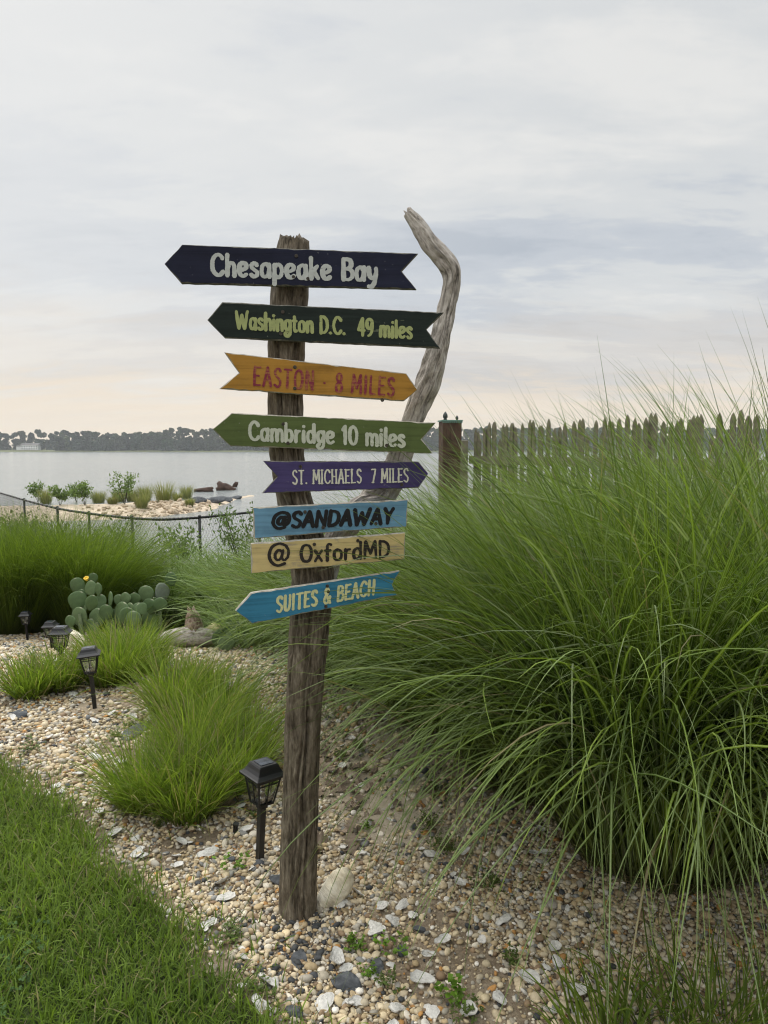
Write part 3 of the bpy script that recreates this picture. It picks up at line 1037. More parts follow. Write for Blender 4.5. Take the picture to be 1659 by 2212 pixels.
board('arrow_board', [(568, 995.5), (904.5, 996.9), (925.6, 1023), (904.5, 1054), (565.5, 1065.7), (599, 1029.7)], (632, 1030), 10,
      mat_board('purple_paint', (.058, .045, .125), 5, (.22, .21, .22), .2, .3, lighter=1.15), M['dark_edge'], 'purple board pointing right with white serif capitals',
      dict(t='ST. MICHAELS  7 MILES', start=(632, 1046), end=(882, 1041), cap=30, w=.115, gap=.15, serif=True, mat=paint_mat('cream_letter_paint', (.58, .57, .47), (.2, .2, .2), .15, 5), seed=6),
      [(649, 1008), (868, 1047)])
board('name_board', [(546.9, 1096.5), (881.2, 1079.5), (878.3, 1137.7), (548.7, 1163.9)], (655, 1125), 14,
      mat_board('sky_blue_paint', (.125, .255, .36), 6, (.27, .27, .25), .34, .4, lighter=1.2), M['worn_edge'], 'plain light blue board with heavy black slanted lettering',
      dict(t='@SANDAWAY', start=(586, 1141), end=(851, 1130), cap=33, w=.25, gap=.10, slant=.25, mat=paint_mat('black_letter_paint', (.007, .007, .008), (.03, .04, .05), .1, 6), seed=7),
      [(659, 1106), (698, 1139), (812, 1131)])
board('name_board', [(541.8, 1174.4), (875.4, 1151.1), (874, 1208.6), (543, 1238.4)], (668, 1197), 14,
      mat_board('cream_yellow_paint', (.50, .395, .18), 7, (.27, .23, .17), .60, .45, lighter=1.2), M['worn_edge'], 'worn cream yellow board with dark brown lettering',
      dict(t='@ OxfordMD', start=(579, 1218), end=(841, 1203), cap=37, w=.17, gap=.11, bigat=1.22, mat=paint_mat('dark_brown_letter_paint', (.022, .017, .014), (.08, .06, .04), .12, 7), seed=8),
      [(679, 1176), (773, 1168)], gap=.080)
board('arrow_board', [(508.7, 1319.5), (542.6, 1281), (865.2, 1233), (847, 1263), (858, 1286), (544.4, 1347.5)], (668, 1296), 16,
      mat_board('teal_blue_paint', (.040, .185, .295), 8, (.22, .23, .22), .3, .38, lighter=1.2), M['worn_edge'], 'teal blue lowest board pointing left with pale yellow capitals',
      dict(t='SUITES & BEACH', start=(597, 1323), end=(810, 1284), cap=33, w=.17, gap=.15, slant=.18, mat=paint_mat('pale_yellow_letter_paint', (.58, .58, .30), (.2, .28, .28), .2, 8), seed=9),
      [(707, 1266), (709, 1278), (704, 1310)], gap=.080)

# ------------------------------------------------------------------ blades of grass
def blades(base, az, th0, L, w, bend, seg, cols, wide=False, power=1.7, azd=None, twist=None, clampz=True, tipcol=None, basecol=None):
    n = len(base)
    s = np.linspace(0, 1, seg + 1)[None]
    th = th0[:, None] + bend[:, None] * s ** power
    A = az[:, None] + (azd[:, None] * s ** 1.5 if azd is not None else 0)
    ds = (L / seg)[:, None]
    D = np.stack([np.sin(th) * np.cos(A), np.sin(th) * np.sin(A), np.cos(th)], -1)
    mid = (D[:, :-1] + D[:, 1:]) / 2
    P = np.concatenate([np.zeros((n, 1, 3)), np.cumsum(mid * ds[..., None], 1)], 1) + base[:, None]
    if clampz:
        gz = ground_z(P[..., 0], P[..., 1]) + .006
        P[..., 2] = np.maximum(P[..., 2], gz)
    Sd = np.stack([-np.sin(A), np.cos(A), 0 * A], -1) * np.ones_like(th)[..., None]
    Nn = np.cross(Sd, D)
    if twist is not None:
        tw = twist[:, None] * (s - .2)
        c_, s_ = np.cos(tw)[..., None], np.sin(tw)[..., None]
        Sd, Nn = Sd * c_ + Nn * s_, Nn * c_ - Sd * s_
    W = w[:, None] * np.minimum(1, .45 + s * 3) * (1 - s ** 2.6 * .96) * .5
    if wide:
        V = np.stack([P - Sd * W[..., None], P - Nn * W[..., None] * .35, P + Sd * W[..., None]], 2)
        k = 3
    else:
        V = np.stack([P - Sd * W[..., None], P + Sd * W[..., None]], 2)
        k = 2
    row = (seg + 1) * k
    b0 = (np.arange(n) * row)[:, None, None] + (np.arange(seg) * k)[None, :, None] + np.arange(k - 1)[None, None]
    Fq = np.stack([b0, b0 + 1, b0 + k + 1, b0 + k], -1).reshape(-1, 4)
    cc = cols[:, None] * np.ones((1, seg + 1, 1))
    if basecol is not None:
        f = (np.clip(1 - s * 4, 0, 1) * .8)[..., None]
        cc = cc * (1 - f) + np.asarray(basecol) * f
    if tipcol is not None:
        f = (np.clip(s * 3 - 2, 0, 1) * .6)[..., None]
        cc = cc * (1 - f) + np.asarray(tipcol) * f
    cc = np.repeat(cc, k, 1).reshape(-1, 3)
    u = np.tile(np.array([0, 1, 0] if k == 3 else [0, 0], float), n * (seg + 1))
    return V.reshape(-1, 3), Fq, cc, u


def merge(parts):
    V, Fq, Cc, U, n = [], [], [], [], 0
    for v, f, c, u in parts:
        V.append(v); Fq.append(f + n); Cc.append(c); U.append(u); n += len(v)
    return np.concatenate(V), np.concatenate(Fq), np.concatenate(Cc), np.concatenate(U)


def clump(name, loc, n, height, rad, style, seed, label, group, cat='ornamental grass', lean=(0, 0), spread=1.0, tall=.0, drop=None, reach=None):
    rng = np.random.default_rng(seed)
    loc = np.asarray(loc, float)
    rr = rad * np.sqrt(rng.random(n)); ph = rng.uniform(0, 2 * np.pi, n)
    bx, by = rr * np.cos(ph), rr * np.sin(ph)
    base = np.stack([loc[0] + bx, loc[1] + by, ground_z(loc[0] + bx, loc[1] + by) - .01], 1)
    az = ph + rng.normal(size=n) * .55
    frac = rr / rad
    parts = []
    if style == 'wide':
        n = int(n * .70)
        rr, az, base, frac = rr[:n], az[:n], base[:n], frac[:n]
        L = height * rng.uniform(.70, 1.13, n)
        th0 = (np.abs(rng.normal(size=n)) * .12 + .05 + .26 * frac) * spread
        bend = rng.uniform(.25, 1.15, n) + (rng.random(n) < .35) * rng.uniform(.3, 1.1, n) + .25 * frac
        w = rng.uniform(.0055, .0125, n) * (1.12 if loc[1] < 3 else 1.0)
        g = rng.uniform(0, 1, n)[:, None]
        col = np.array((.050, .096, .010)) * (1 - g) + np.array((.195, .280, .032)) * g
        col *= rng.uniform(.6, 1.2, (n, 1))
        dry = rng.random(n) < .035
        col[dry] = np.array((.30, .25, .14)) * rng.uniform(.6, 1.1, (dry.sum(), 1))
        pale = rng.random(n) < .10
        col[pale] = np.array((.21, .26, .13)) * rng.uniform(.8, 1.2, (pale.sum(), 1))
        lx = th0 * np.cos(az) + lean[0]; ly = th0 * np.sin(az) + lean[1]
        th0, az = np.hypot(lx, ly), np.arctan2(ly, lx)
        parts.append(blades(base, az, th0, L, w, bend, 14, col, True, 2.1, rng.normal(size=n) * .35, rng.normal(size=n) * 1.0, basecol=(.065, .062, .025)))  # brown stem bases; the clump core's shade is also put into this colour
        m = int(n * .012)             # a few stiff tall ones above the mass
        if tall and m:
            i = rng.integers(0, n, m)
            parts.append(blades(base[i], az[i], th0[i] * .6, L[i] * (1 + tall * rng.uniform(.3, 1, m)), w[i] * .75, rng.uniform(.2, .9, m), 11, col[i] * .9, True, 2.6, rng.normal(size=m) * .2, rng.normal(size=m)))
        if drop:                     # long arching blades drooping out on the side towards az drop[0]
            m = drop[1]
            i = rng.integers(0, n, m)
            a = drop[0] + rng.normal(size=m) * .6
            parts.append(blades(base[i], a, rng.uniform(.2, .55, m), height * rng.uniform(.75, 1.15, m), rng.uniform(.007, .0125, m), rng.uniform(1.4, 2.6, m), 22,
                                np.array((.135, .195, .05)) * rng.uniform(.6, 1.3, (m, 1)), True, 1.5, rng.normal(size=m) * .3, rng.normal(size=m) * .8))
        m = int(n * .22)
        i = rng.integers(0, n, m)
        parts.append(blades(base[i] + np.array((1.1, 1.1, 1.0)) * 0, rng.uniform(0, 6.3, m), rng.uniform(.2, 1.2, m), rng.uniform(.12, .42, m), rng.uniform(.003, .007, m), rng.uniform(.2, 1.6, m), 6,
                            np.array((.22, .17, .10)) * rng.uniform(.4, 1.2, (m, 1)), True, 1.5, rng.normal(size=m) * .5, rng.normal(size=m)))
        if reach:                    # thin blades leaning far out in one direction
            m = reach[1]
            i = rng.integers(0, n, m)
            a = reach[0] + rng.normal(size=m) * .35
            parts.append(blades(base[i], a, rng.uniform(.35, .75, m), height * rng.uniform(.8, 1.15, m), rng.uniform(.0035, .006, m), rng.uniform(.5, 1.3, m), 18,
                                np.array((.13, .19, .04)) * rng.uniform(.7, 1.25, (m, 1)), True, 1.8, rng.normal(size=m) * .3, rng.normal(size=m) * .8))
        mat = M['wide']
    elif style == 'fine':
        n = int(n * .62)
        rr, az, base, frac = rr[:n], az[:n], base[:n], frac[:n]
        L = height * rng.uniform(.45, 1.25, n)
        th0 = (np.abs(rng.normal(size=n)) * .22 + .04 + .36 * frac) * spread
        bend = rng.uniform(.1, .9, n) + (rng.random(n) < .15) * rng.uniform(.2, 1.2, n)
        w = rng.uniform(.0034, .0062, n) * np.clip(np.hypot(loc[0], loc[1]) / 3.6, .8, 1.6)
        g = rng.uniform(0, 1, n)[:, None]
        col = np.array((.105, .175, .022)) * (1 - g) + np.array((.26, .335, .055)) * g
        col *= rng.uniform(.7, 1.15, (n, 1))
        dry = rng.random(n) < .10
        col[dry] = np.array((.32, .27, .15)) * rng.uniform(.6, 1.1, (dry.sum(), 1))
        lx = th0 * np.cos(az) + lean[0]; ly = th0 * np.sin(az) + lean[1]
        th0, az = np.hypot(lx, ly), np.arctan2(ly, lx)
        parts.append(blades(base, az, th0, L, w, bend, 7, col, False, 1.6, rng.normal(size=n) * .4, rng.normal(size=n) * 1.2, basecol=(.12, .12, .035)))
        mat = M['fine']
    elif style == 'feather':         # soft fine fountain grass
        L = height * rng.uniform(.7, 1.25, n)
        th0 = (np.abs(rng.normal(size=n)) * .12 + .05 + .28 * frac) * spread
        bend = rng.uniform(.3, 1.5, n)
        w = rng.uniform(.004, .008, n)
        g = rng.uniform(0, 1, n)[:, None]
        col = np.array((.068, .115, .014)) * (1 - g) + np.array((.19, .26, .04)) * g
        col *= rng.uniform(.75, 1.15, (n, 1))
        lx = th0 * np.cos(az) + lean[0]; ly = th0 * np.sin(az) + lean[1]
        th0, az = np.hypot(lx, ly), np.arctan2(ly, lx)
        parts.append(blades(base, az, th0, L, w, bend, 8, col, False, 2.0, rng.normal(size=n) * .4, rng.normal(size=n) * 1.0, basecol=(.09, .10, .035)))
        mat = M['fine']
    elif style == 'pale':            # broader grey-green reed with loose habit
        L = height * rng.uniform(.5, 1.2, n)
        th0 = (np.abs(rng.normal(size=n)) * .28 + .08 + .3 * frac) * spread
        bend = rng.uniform(.4, 1.9, n)
        w = rng.uniform(.010, .021, n)
        g = rng.uniform(0, 1, n)[:, None]
        col = np.array((.11, .175, .045)) * (1 - g) + np.array((.25, .33, .13)) * g
        col *= rng.uniform(.75, 1.15, (n, 1))
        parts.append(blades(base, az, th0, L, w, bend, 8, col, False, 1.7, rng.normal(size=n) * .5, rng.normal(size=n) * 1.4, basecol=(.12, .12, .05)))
        mat = M['leaf']
    V, Fq, Cc, U = merge(parts)
    o = np_mesh(name, V - loc, Fq, mat, None, True, {'col': Cc, 'u': U})
    o.location = loc
    return set_props(o, label, cat, group)


GR = 'tall arching grasses right of the signpost'
right = [  # x, y, n, height, radius, drop, label
    (1.08, 2.72, 5000, 1.78, .33, (-2.1, 240), 'tall arching green grass clump nearest the camera, front of the right bank'),
    (1.80, 2.70, 3700, 1.96, .33, (-1.9, 170), 'tall arching grass clump at the right edge of the picture, front row'),
    (.76, 3.34, 4000, 1.58, .31, (-2.7, 220), 'tall arching grass clump second from the front, spilling towards the signpost'),
    (1.50, 3.55, 3500, 1.84, .33, None, 'tall grass clump standing behind the two front clumps'),
    (.36, 4.15, 3500, 1.40, .29, (-2.9, 170), 'arching grass clump bending over the gravel right behind the signpost'),
    (2.4, 3.75, 3000, 2.12, .36, None, 'tallest grass clump at the right edge, middle row'),
    (1.05, 4.55, 3000, 1.58, .33, None, 'tall grass clump in front of the grey picket fence, middle of the bank'),
    (-.14, 4.9, 2800, 1.28, .27, (-2.6, 110), 'shorter arching grass clump showing just right of the post trunk'),
    (.55, 5.6, 2900, 1.60, .33, None, 'grass clump at the foot of the red brown fence pillar'),
    (2.0, 5.1, 2800, 2.02, .36, None, 'tall grass clump close against the right stretch of picket fence'),
    (1.2, 6.6, 2600, 1.64, .4, None, 'grass clump directly under the horizontal rail of the picket fence'),
    (-.55, 6.2, 2600, 1.22, .31, None, 'grass clump seen between the post and the purple board, farthest left of the bank'),
]
for k, (x, y, n, h, r, dr, lb) in enumerate(right):
    clump('grass_clump', (x, y, float(ground_z(x, y))), n, h, r, 'wide', 40 + k, lb, GR, lean=(.04 if x > .9 else -.02, 0), tall=.07 if x > .9 else .04, drop=dr, spread=1.2, reach={0: (2.9, 30), 2: (3.0, 34), 4: (3.1, 26)}.get(k))

GF = 'low bright green grass tufts in the gravel'
low = [((310, 1745), 1300, .36, .09, 'bright green tuft at front left of the near gravel grass'),
       ((405, 1762), 1500, .38, .11, 'bright green tuft at the very front of the near gravel grass'),
       ((500, 1705), 1300, .36, .10, 'bright green tuft just behind the nearest lantern'),
       ((420, 1655), 1700, .42, .12, 'bright green tuft in the middle of the near gravel grass'),
       ((530, 1640), 900, .36, .10, 'bright green tuft close left of the post trunk'),
       ((470, 1565), 1400, .36, .12, 'bright green tuft in front of the yellowish boulder by the driftwood log'),
       ((375, 1545), 1200, .42, .10, 'smaller bright green tuft left of the middle grass mound'),
       ((430, 1500), 1000, .28, .11, 'bright green tuft at the back of the near gravel grass'),
       ((65, 1505), 900, .32, .11, 'bright green tuft at the left edge of the gravel, in front of the lanterns'),
       ((130, 1490), 1000, .34, .11, 'bright green tuft right behind the leaning middle lantern'),
       ((240, 1478), 1300, .42, .13, 'bright green tuft right of the middle lantern'),
       ((290, 1440), 1300, .40, .13, 'bright green tuft in front of the prickly pear'),
       ((322, 1452), 800, .26, .10, 'bright green tuft touching the left end of the driftwood log'),
       ((250, 1425), 1000, .32, .12, 'bright green tuft under the left prickly pear pads')]
for k, (pp, n, h, r, lb) in enumerate(low):
    clump('grass_tuft', gp(*pp), n, h, r, 'fine', 80 + k, lb, GF, 'grass tuft')
for k, (pp, h, lb) in enumerate([((1330, 2290), .24, 'dark thin grass tuft at the bottom edge in front of the big clumps'),
                                 ((1480, 2270), .30, 'dark thin grass tuft in the bottom right corner, second from the edge'),
                                 ((1600, 2280), .28, 'dark thin grass tuft filling the bottom right corner')]):
    clump('grass_tuft', gp(*pp), 85, h, .13, 'feather', 120 + k, lb, 'thin dark tufts at the bottom right', 'grass tuft', spread=1.6)

GL_ = 'soft tall grasses on the left bank'
for k, (px, Y, n, h, r, lb) in enumerate([(-150, 8.0, 3000, 1.46, .34, 'soft dark green fountain grass at the far left edge'),
                                          (30, 8.0, 3600, 1.46, .32, 'big soft fountain grass behind the three small lanterns'),
                                          (180, 8.15, 3600, 1.42, .30, 'soft fountain grass arching over the left prickly pear'),
                                          (105, 9.2, 2600, 1.45, .4, 'soft grass in the second row below the chain link fence')]):
    x = (px - CX) / F * Y * 1.01
    clump('fountain_grass', (x, Y, float(ground_z(x, Y))), n, h, r, 'feather', 140 + k, lb, GL_, lean=(.10, 0), spread=1.1)
GP = 'pale loose reed grasses behind the prickly pears'
for k, (px, Y, n, h, lb) in enumerate([(325, 8.7, 700, 1.05, 'pale reed grass right of the fountain grass, under the fence'),
                                       (400, 8.8, 700, 1.10, 'pale reed grass in the middle of the bank below the low fence'),
                                       (475, 8.9, 800, 1.05, 'pale reed grass behind the driftwood stump'),
                                       (548, 8.0, 800, 1.15, 'pale reed grass left of the cream yellow board'),
                                       (610, 7.9, 800, 1.15, 'pale reed grass half hidden by the post trunk'),
                                       (350, 10., 700, 1.2, 'pale reed grass close to the fence, left of the others'),
                                       (500, 10., 800, 1.2, 'pale reed grass close to the fence under the light blue board'),
                                       (570, 6.7, 420, .75, 'low pale grass beside the cactus rock, left of the post')]):
    x = (px - CX) / F * Y * 1.01
    clump('reed_grass', (x, Y, float(ground_z(x, Y))), n, h, .38, 'pale', 160 + k, lb, GP)

# ------------------------------------------------------------------ lawn and gravel
def build_lawn():
    rng = np.random.default_rng(11)
    parts = []
    for (n, x0, x1, y0, y1) in ((64000, -2.3, .1, 1.5, 3.6), (22000, -4.5, -1.2, 3.2, 6.0), (12000, -4.5, .3, .4, 1.6)):
        x = rng.uniform(x0, x1, n); y = rng.uniform(y0, y1, n)
        d = in_lawn(x, y)
        keep = (d > 0) | (rng.random(n) < np.exp(np.minimum(d, 0) / .06) * .6) | ((rng.random(n) < .02) & (d > -.3) & (y < 3.4))
        x, y, d = x[keep], y[keep], d[keep]
        m = len(x)
        patch = .5 + .5 * np.sin(3.1 * x + 1.2 * np.sin(2.3 * y)) * np.sin(2.7 * y + 1.)
        L = (.03 + .075 * rng.random(m) ** 1.6) * (.75 + .55 * patch) * (1 + .3 * np.exp(-np.abs(d) / .05))
        pt2 = .5 + .5 * np.sin(7.3 * x + 2 * np.sin(5.1 * y)) * np.sin(6.1 * y + 1.5 * np.sin(4 * x))
        g = np.clip(rng.random(m) * .6 + .25 * patch + .25 * pt2 - .05, 0, 1)[:, None]
        col = np.array((.055, .108, .014)) * (1 - g) + np.array((.220, .310, .048)) * g
        col *= rng.uniform(.7, 1.2, (m, 1))
        far = np.clip((y - 2.7) / 1.2, 0, 1)[:, None]
        col = col * (1 - .5 * far) + np.array((.17, .20, .04)) * .5 * far
        dry = rng.random(m) < .07
        col[dry] = np.array((.30, .26, .14)) * rng.uniform(.6, 1.2, (dry.sum(), 1))
        base = np.stack([x, y, ground_z(x, y) - .004], 1)
        parts.append(blades(base, rng.uniform(0, 6.3, m), np.abs(rng.normal(size=m)) * .45 + .1, L, rng.uniform(.0026, .0060, m), rng.uniform(.1, 1.5, m), 3, col, False, 1.4,
                            None, rng.normal(size=m) * .8, clampz=False))
    # clover leaves: three small leaflets each
    n = 3000
    x = rng.uniform(-1.6, .0, n); y = rng.uniform(1.6, 2.9, n)
    k = in_lawn(x, y) > .02
    k &= (np.sin(5 * x + 2) * np.sin(4 * y) > .15)
    x, y = x[k], y[k]
    z = ground_z(x, y) + rng.uniform(.015, .04, len(x))
    V, Cc = [], []
    for j in range(3):
        a = rng.uniform(0, .4, len(x)) + j * 2.094 + x * 40
        s = rng.uniform(.006, .0095, len(x))
        dx, dy = np.cos(a), np.sin(a)
        c = np.stack([x, y, z], 1)
        t1 = np.stack([dx * s, dy * s, .001 + 0 * x], 1); t2 = np.stack([-dy * s * .6, dx * s * .6, rng.normal(size=len(x)) * .001], 1)
        V.append(np.stack([c, c + t1 * .7 + t2, c + t1 * 1.35, c + t1 * .7 - t2], 1))
    V = np.stack(V, 1).reshape(-1, 3)
    col = np.repeat(np.array((.06, .125, .03)) * rng.uniform(.7, 1.4, (len(x), 1)), 12, 0)
    parts.append((V, np.arange(len(V)).reshape(-1, 4), col, np.zeros(len(V))))
    V, Fq, Cc, U = merge(parts)
    o = np_mesh('lawn', V, Fq, M['lawn'], None, True, {'col': Cc})
    set_props(o, 'mown lawn of green grass and clover in the front left corner', 'lawn', None, 'stuff')


build_lawn()


def ico(sub):
    bm = bmesh.new()
    bmesh.ops.create_icosphere(bm, subdivisions=sub, radius=1)
    V = np.array([v.co[:] for v in bm.verts]); Fq = np.array([[v.index for v in f.verts] for f in bm.faces])
    bm.free()
    return V, Fq


ICO = {1: ico(1), 2: ico(2), 3: ico(3)}
PAL = np.array([(.55, .475, .335), (.66, .62, .535), (.44, .35, .215), (.39, .365, .31), (.64, .55, .39), (.46, .25, .085), (.26, .185, .115), (.055, .06, .066), (.24, .245, .24), (.76, .74, .69)])
PW = np.array([.25, .13, .19, .14, .12, .028, .08, .032, .055, .03]); PW = PW / PW.sum()


def rand_rot(rng, n, tilt=.6):
    a = rng.uniform(0, 2 * np.pi, n); t = rng.normal(size=n) * tilt; b = rng.uniform(0, 2 * np.pi, n)
    def rz(q):
        m = np.zeros((n, 3, 3)); m[:, 0, 0] = np.cos(q); m[:, 0, 1] = -np.sin(q); m[:, 1, 0] = np.sin(q); m[:, 1, 1] = np.cos(q); m[:, 2, 2] = 1
        return m
    def rx(q):
        m = np.zeros((n, 3, 3)); m[:, 1, 1] = np.cos(q); m[:, 1, 2] = -np.sin(q); m[:, 2, 1] = np.sin(q); m[:, 2, 2] = np.cos(q); m[:, 0, 0] = 1
        return m
    return rz(a) @ rx(t) @ rz(b)


def build_gravel():
    rng = np.random.default_rng(21)
    Vs, Fs, Cs, nv = [], [], [], 0

    def layer(x0, x1, y0, y1, cell, rmin, rmax, sub, keepf, lift):
        nonlocal nv
        xs = np.arange(x0, x1, cell); ys = np.arange(y0, y1, cell)
        X, Y = np.meshgrid(xs, ys)
        x = (X + rng.uniform(-.5, .5, X.shape) * cell * .95).ravel(); y = (Y + rng.uniform(-.5, .5, Y.shape) * cell * .95).ravel()
        d = in_lawn(x, y)
        p = keepf(x, y) * (d < .03) * np.where(d > -.10, .35, 1.0) * (1 - .68 * sand_mask(x, y))
        # uneven cover: thin patches of bare soil
        pat = np.sin(4.3 * x + 1.1 * np.sin(3.7 * y)) * np.sin(3.9 * y + 1.4 * np.sin(2.9 * x) + 2)
        p = p * np.where(pat < -.5, .35, 1.0)
        k = rng.random(len(x)) < p
        x, y = x[k], y[k]; n = len(x)
        r = rmin + (rmax - rmin) * rng.random(n) ** 1.8
        sc = np.stack([r * rng.uniform(.95, 1.35, n), r * rng.uniform(.75, 1.05, n), r * rng.uniform(.45, .75, n)], 1)
        B, Fq = ICO[sub]
        # a handful of pebble shapes
        var = []
        for j in range(10):
            q = np.random.default_rng(j)
            dd = B.copy()
            for _ in range(4):
                a = q.normal(size=3); a /= np.linalg.norm(a)
                dd *= (1 + .13 * np.sin(2.2 * (B @ a) + q.uniform(0, 6)))[:, None]
            var.append(dd)
        var = np.array(var)
        loc = var[rng.integers(0, 10, n)] * sc[:, None]
        loc = np.einsum('nij,nvj->nvi', rand_rot(rng, n, .45), loc)
        z = ground_z(x, y) + sc[:, 2] * lift + rng.uniform(-.002, .004, n)
        loc += np.stack([x, y, z], 1)[:, None]
        m = B.shape[0]
        Vs.append(loc.reshape(-1, 3))
        Fs.append((Fq[None] + (np.arange(n) * m)[:, None, None] + nv).reshape(-1, 3))
        ci = rng.choice(len(PAL), n, p=PW)
        # a drift of dark slate chips in front of the post
        near = np.exp(-(((x + .3) / .16) ** 2 + ((y - 2.2) / .17) ** 2))
        dk = rng.random(n) < near * .28
        ci[dk] = 7
        c = PAL[ci] * np.array((.98, .94, .885)) * rng.uniform(.78, 1.18, (n, 1)) * (1 + .03 * rng.normal(size=(n, 1)) * np.array((.4, 0, -1.)))
        Cs.append(np.repeat(c, m, 0)); nv += n * m

    one = lambda x, y: np.ones_like(x)
    inside = lambda x, y: 1 - .9 * sstep((x - .9) / .4) * sstep((y - 2.55) / .3)
    layer(-2.1, 1.9, 1.45, 3.25, .0160, .0058, .0130, 2, lambda x, y: inside(x, y) * ((np.abs(x) < .95 * y)), .35)
    layer(-2.1, 1.9, 1.45, 3.25, .044, .009, .0175, 2, lambda x, y: inside(x, y) * .42 * (np.abs(x) < .95 * y), .6)
    layer(-1.5, 1.6, 1.6, 2.75, .0098, .0028, .0056, 1, lambda x, y: inside(x, y) * .8 * (np.abs(x) < .62 * y), .6)
    layer(-3.6, 1.3, 3.25, 5.2, .021, .008, .017, 1, lambda x, y: inside(x, y), .35)
    layer(-3.6, 1.3, 3.25, 5.2, .060, .014, .028, 1, lambda x, y: inside(x, y) * .45, .6)
    layer(-5.2, .3, 5.2, 7.9, .034, .012, .026, 1, one, .4)
    o = np_mesh('gravel', np.concatenate(Vs), np.concatenate(Fs), M['pebble'], None, True, {'col': np.concatenate(Cs)})
    set_props(o, 'mixed cream, tan and grey pebbles covering the bed around the signpost', 'gravel', None, 'stuff')


build_gravel()


def stone(name, loc, size, rot, mat, seed, label, cat='stone', group=None, sub=3, amp=.22, flat=0.0, mesh=None):
    if mesh is None:
        rng = np.random.default_rng(seed)
        if sub not in ICO: ICO[sub] = ico(sub)
        B, Fq = ICO[sub]
        V = B.copy()
        for _ in range(7):
            a = rng.normal(size=3); a /= np.linalg.norm(a)
            V *= (1 + amp * .5 * np.sin(rng.uniform(1.2, 3.2) * (B @ a) + rng.uniform(0, 6)))[:, None]
        for _ in range(5):          # broken flats
            a = rng.normal(size=3); a /= np.linalg.norm(a)
            h = V @ a; lim = rng.uniform(.72, .95)
            V -= np.maximum(h - lim, 0)[:, None] * a * .85
        if sub >= 4:
            for _ in range(36):
                a = rng.normal(size=3); a *= rng.uniform(3, 15) / np.linalg.norm(a)
                V *= (1 + .045 / np.linalg.norm(a) * np.sin(B @ a + rng.uniform(0, 6)))[:, None]
            V[:, :2] *= (1 + .22 * V[:, 2:3])
        if flat:
            V[:, 2] = np.clip(V[:, 2], -flat, flat)
        V = V * np.asarray(size)
        o = np_mesh(name, V, Fq, mat, None, not flat)
    else:
        o = bpy.data.objects.new(name, mesh); COL.objects.link(o)
        o.scale = size
    o.location = loc
    o.rotation_euler = rot
    return set_props(o, label, cat, group)


# the big cream rock beside the post
rp = gp(723, 1958)
stone('boulder', rp + (0.004, .02, .050), (.047, .036, .086), (R(-18), R(50), R(4)), M['rock'], 4, 'smooth cream boulder leaning against the foot of the signpost', 'rock', amp=.09, sub=5)
rp = gp(458, 1400)
stone('boulder', rp + (.0, .1, .09), (.11, .09, .15), (0, R(20), 0), mat_rock('yellow_rock', (.30, .27, .12), (.47, .43, .21), (.58, .52, .30)), 9, 'yellowish boulder between the driftwood stump and the small cactus', 'rock', amp=.15, sub=4)
rp = gp(158, 1400)
stone('boulder', rp + (0, .06, .05), (.10, .09, .085), (R(10), R(15), 0), M['rock'], 14, 'pale boulder behind the pair of small lanterns', 'rock', amp=.25, sub=4)

# slate pieces
SG = 'dark slate pieces lying on the gravel'
sl = [((300, 1580), .085, .02, 'long flat slate on the gravel above the lawn edge'), ((372, 1640), .06, .03, 'grey slate half sunk beside the near grass tufts'),
      ((612, 1905), .035, .018, 'flat grey slate touching the foot of the post'), ((745, 2130), .036, .02, 'large dark slate right of the bottom centre'),
      ((815, 2090), .026, .018, 'blunt dark slate under the pair of oyster shells'), ((893, 1788), .020, .012, 'dark slate chip on the bare sand'),
      ((915, 1850), .016, .010, 'small black slate chip below the bare sand'), ((870, 2060), .022, .012, 'dark slate chip right of the oyster shells'),
      ((640, 2190), .030, .016, 'grey blue slate near the bottom edge of the gravel'), ((560, 1868), .020, .012, 'dark slate chip at the foot of the nearest lantern'),
      ((522, 1905), .022, .012, 'grey blue slate left of the lantern stake'), ((500, 1860), .020, .012, 'black slate beside the white oyster shell'),
      ((650, 2075), .028, .014, 'dark slate chip below the signpost'), ((905, 2010), .018, .01, 'dark slate chip towards the big grass clumps'),
      ((30, 1545), .07, .02, 'black stick like slate at the left edge of the gravel')]
for k, (pp, s, h, lb) in enumerate(sl):
    rng = np.random.default_rng(300 + k)
    stone('slate', gp(*pp) + (0, 0, h * .35), (s * 1.15, s * .75, h), (rng.normal() * .15, rng.normal() * .15, rng.uniform(0, 3)), M['slate'], 200 + k, lb, 'stone', SG, amp=.35, sub=3, flat=.55)


